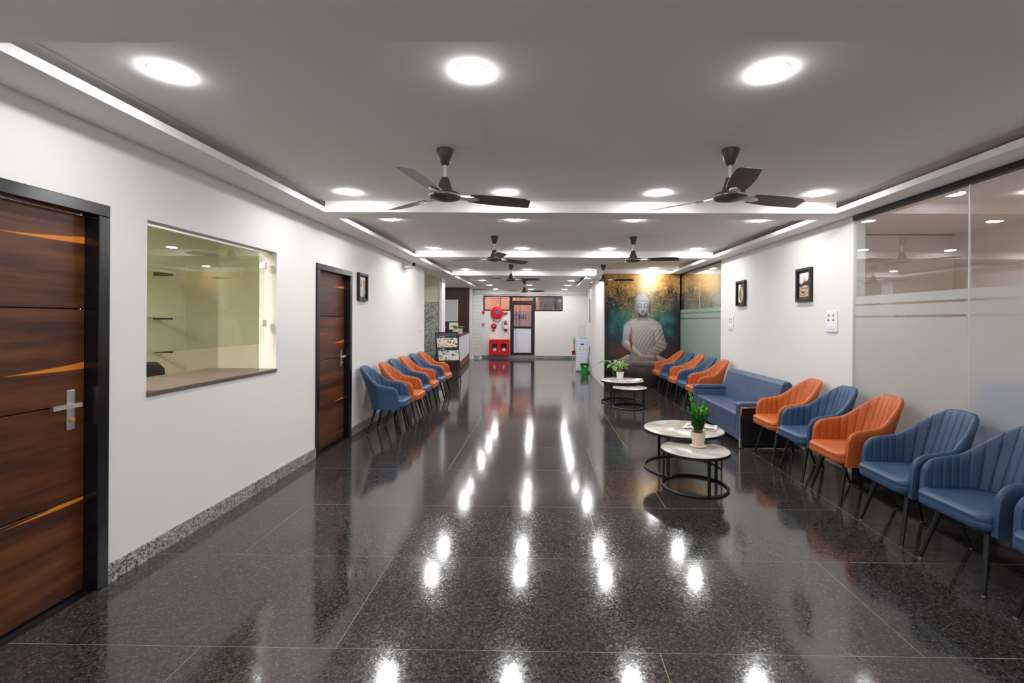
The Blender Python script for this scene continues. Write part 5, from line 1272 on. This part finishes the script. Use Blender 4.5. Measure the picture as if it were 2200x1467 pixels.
# ------------------------------------------------------------------ ceiling fans
def make_fan():
    f = empty('ceiling_fan')
    G().lathe([(0.018, -0.108), (0.03, -0.10), (0.058, -0.02), (0.060, -0.006), (0.054, 0.0)], 28).build('canopy', 'fan', f, smooth=40)
    G().rod((0, 0, -0.21), (0, 0, -0.10), 0.011, n=12).build('down_rod', 'fanrod', f, smooth=40)
    G().lathe([(0.018, -0.19), (0.026, -0.195), (0.034, -0.22), (0.056, -0.285), (0.06, -0.29)], 28).build('lower_cover', 'fan', f, smooth=40)
    G().lathe([(0.06, -0.287), (0.098, -0.300), (0.107, -0.318), (0.10, -0.335), (0.082, -0.340), (0.03, -0.352), (0.0, -0.353)], 36).build('motor_housing', 'fan', f, smooth=40)
    G().lathe([(0.1075, -0.314), (0.1095, -0.318), (0.1075, -0.324)], 36, cap=False).build('chrome_ring', 'chrome', f, smooth=40)
    bl0 = None
    for k in range(3):
        v = []; fc = []; n = 10
        for i in range(n + 1):
            t = i / n; x = 0.17 + (0.60 - 0.17) * t; w = 0.055 + 0.012 * math.sin(t * math.pi) + 0.006 * t
            if i == n: w0, w1 = -w * 0.75, w
            else: w0, w1 = -w, w
            tw = math.radians(-13)
            for y in (w0, w1): v += [(x + (0.02 if (i == n and y > 0) else 0), y * math.cos(tw), -0.318 + y * math.sin(tw) + 0.0015), (x + (0.02 if (i == n and y > 0) else 0), y * math.cos(tw), -0.318 + y * math.sin(tw) - 0.0015)]
        for i in range(n):
            a = i * 4; b = a + 4; fc += [(a, b, b + 2, a + 2), (a + 1, a + 3, b + 3, b + 1), (a, a + 1, b + 1, b), (a + 2, b + 2, b + 3, a + 3)]
        fc += [(0, 2, 3, 1), (n * 4, n * 4 + 1, n * 4 + 3, n * 4 + 2)]
        bl = G().add(v, fc).build('blade', 'fan', f, rz=k * 2 * math.pi / 3)
        G().add([(0.09, -0.022, -0.320), (0.19, -0.034, -0.322), (0.24, 0.0, -0.324), (0.19, 0.034, -0.334), (0.09, 0.022, -0.322), (0.09, -0.022, -0.310), (0.19, -0.034, -0.308), (0.24, 0, -0.314), (0.19, 0.034, -0.324), (0.09, 0.022, -0.312)],
                [(4, 3, 2, 1, 0), (5, 6, 7, 8, 9), (0, 1, 6, 5), (1, 2, 7, 6), (2, 3, 8, 7), (3, 4, 9, 8), (4, 0, 5, 9)]).build('blade_iron', 'steel', bl)
    return f
fans = [(-0.67, 3.17, -100, 'brown ceiling fan nearest the viewer on the left'), (1.265, 3.165, -102, 'brown ceiling fan nearest the viewer on the right'),
        (-0.67, 6.45, -75, 'brown ceiling fan on the left in the second ceiling tray'), (1.255, 6.47, -12, 'brown ceiling fan on the right in the second ceiling tray'),
        (-0.66, 9.75, -12, 'brown ceiling fan on the left in the third ceiling tray'), (1.27, 9.75, -12, 'brown ceiling fan in front of the mural top corner'),
        (-0.53, 13.75, -18, 'small distant brown ceiling fan above the glass door')]
fan0 = make_fan()
for i, (x, y, a, lab) in enumerate(fans):
    o = fan0 if i == 0 else copy_tree(fan0)
    o.location = (x, y, ZC); o.rotation_euler = (0, 0, math.radians(a)); tag(o, lab, 'ceiling fan', 'ceiling fans')

# ------------------------------------------------------------------ downlights
def make_light():
    f = empty('downlight')
    G().lathe([(0.069, -0.009), (0.074, 0.0)], 24).build('diffuser', 'lamp', f)
    G().lathe([(0.0745, -0.002), (0.080, -0.002), (0.082, 0.0), (0.0745, 0.0)], 32, cap=False).build('trim_ring', 'white', f, smooth=40)
    return f
l0 = make_light(); first = True
ordn = ['first', 'second', 'third', 'fourth']
COLS = (-1.775, -0.335, 1.055, 2.49)
lrows = [(2.175, COLS[:3], 'the front row nearest the viewer'), (4.245, COLS, 'the row just before the first ceiling beam'), (5.365, COLS, 'the row just past the first ceiling beam'),
         (7.55, COLS, 'the row just before the second ceiling beam'), (8.48, COLS, 'the row hidden behind the second ceiling beam'), (10.68, COLS[:3], 'the row just before the third ceiling beam'),
         (11.6, COLS[:2] + (0.85,), 'the row hidden behind the third ceiling beam'), (13.7, (-1.775, 0.85), 'the far tray beside the distant fan'), (15.5, (-1.76, -0.44, 0.84), 'the farthest row near the glass door'),
         (17.5, (-1.76, -0.44, 0.84), 'the row added to brighten the far wall'), (-1.95, COLS, 'the added unseen row behind the viewer'), (-0.35, COLS, 'the added unseen row above the viewer')]  # these three rows are added to brighten the far wall and near ceiling
for y, xs, where in lrows:
    for k, x in enumerate(xs):
        o = l0 if first else copy_tree(l0); first = False
        o.location = (x, y, ZS if -1.2 < y < 0 else ZC)
        tag(o, 'round white downlight, %s from the left in %s' % (ordn[k], where), 'downlight', 'recessed downlights')
o = copy_tree(l0); o.location = (2.46, 10.26, ZC); tag(o, 'round white downlight shining on the top of the mural', 'downlight', 'recessed downlights')

# lamps added in the rooms behind the partitions to brighten the glass
ls = copy_tree(l0); ls.location = (4.4, 1.2, ZC + 0.019); tag(ls, 'added round downlight in the room behind the near glass partition', 'downlight', 'added side room downlights')
ls = copy_tree(l0); ls.location = (4.4, 4.2, ZC + 0.019); tag(ls, 'added round downlight deeper in the room behind the near glass partition', 'downlight', 'added side room downlights')
ls = copy_tree(l0); ls.location = (4.4, 8.6, ZC + 0.019); tag(ls, 'added round downlight in the room behind the green partition', 'downlight', 'added side room downlights')
ls = copy_tree(l0); ls.location = (4.4, 2.7, ZC + 0.019); tag(ls, 'added round downlight between the two others behind the near glass partition', 'downlight', 'added side room downlights')
ls = copy_tree(l0); ls.location = (4.4, -0.6, ZC + 0.019); tag(ls, 'added round downlight nearest the viewer behind the near glass partition', 'downlight', 'added side room downlights')
for (x, y, lab) in ((-3.7, 13.3, 'added unseen downlight over the near end of the reception area'), (-3.5, 16.2, 'added unseen downlight over the reception whiteboard wall')):  # both lamps are added to brighten the reception and the far end
    ls = copy_tree(l0); ls.location = (x, y, ZC + (0.03 if y < 14.9 else 0.05)); tag(ls, lab, 'downlight', 'added reception downlights')
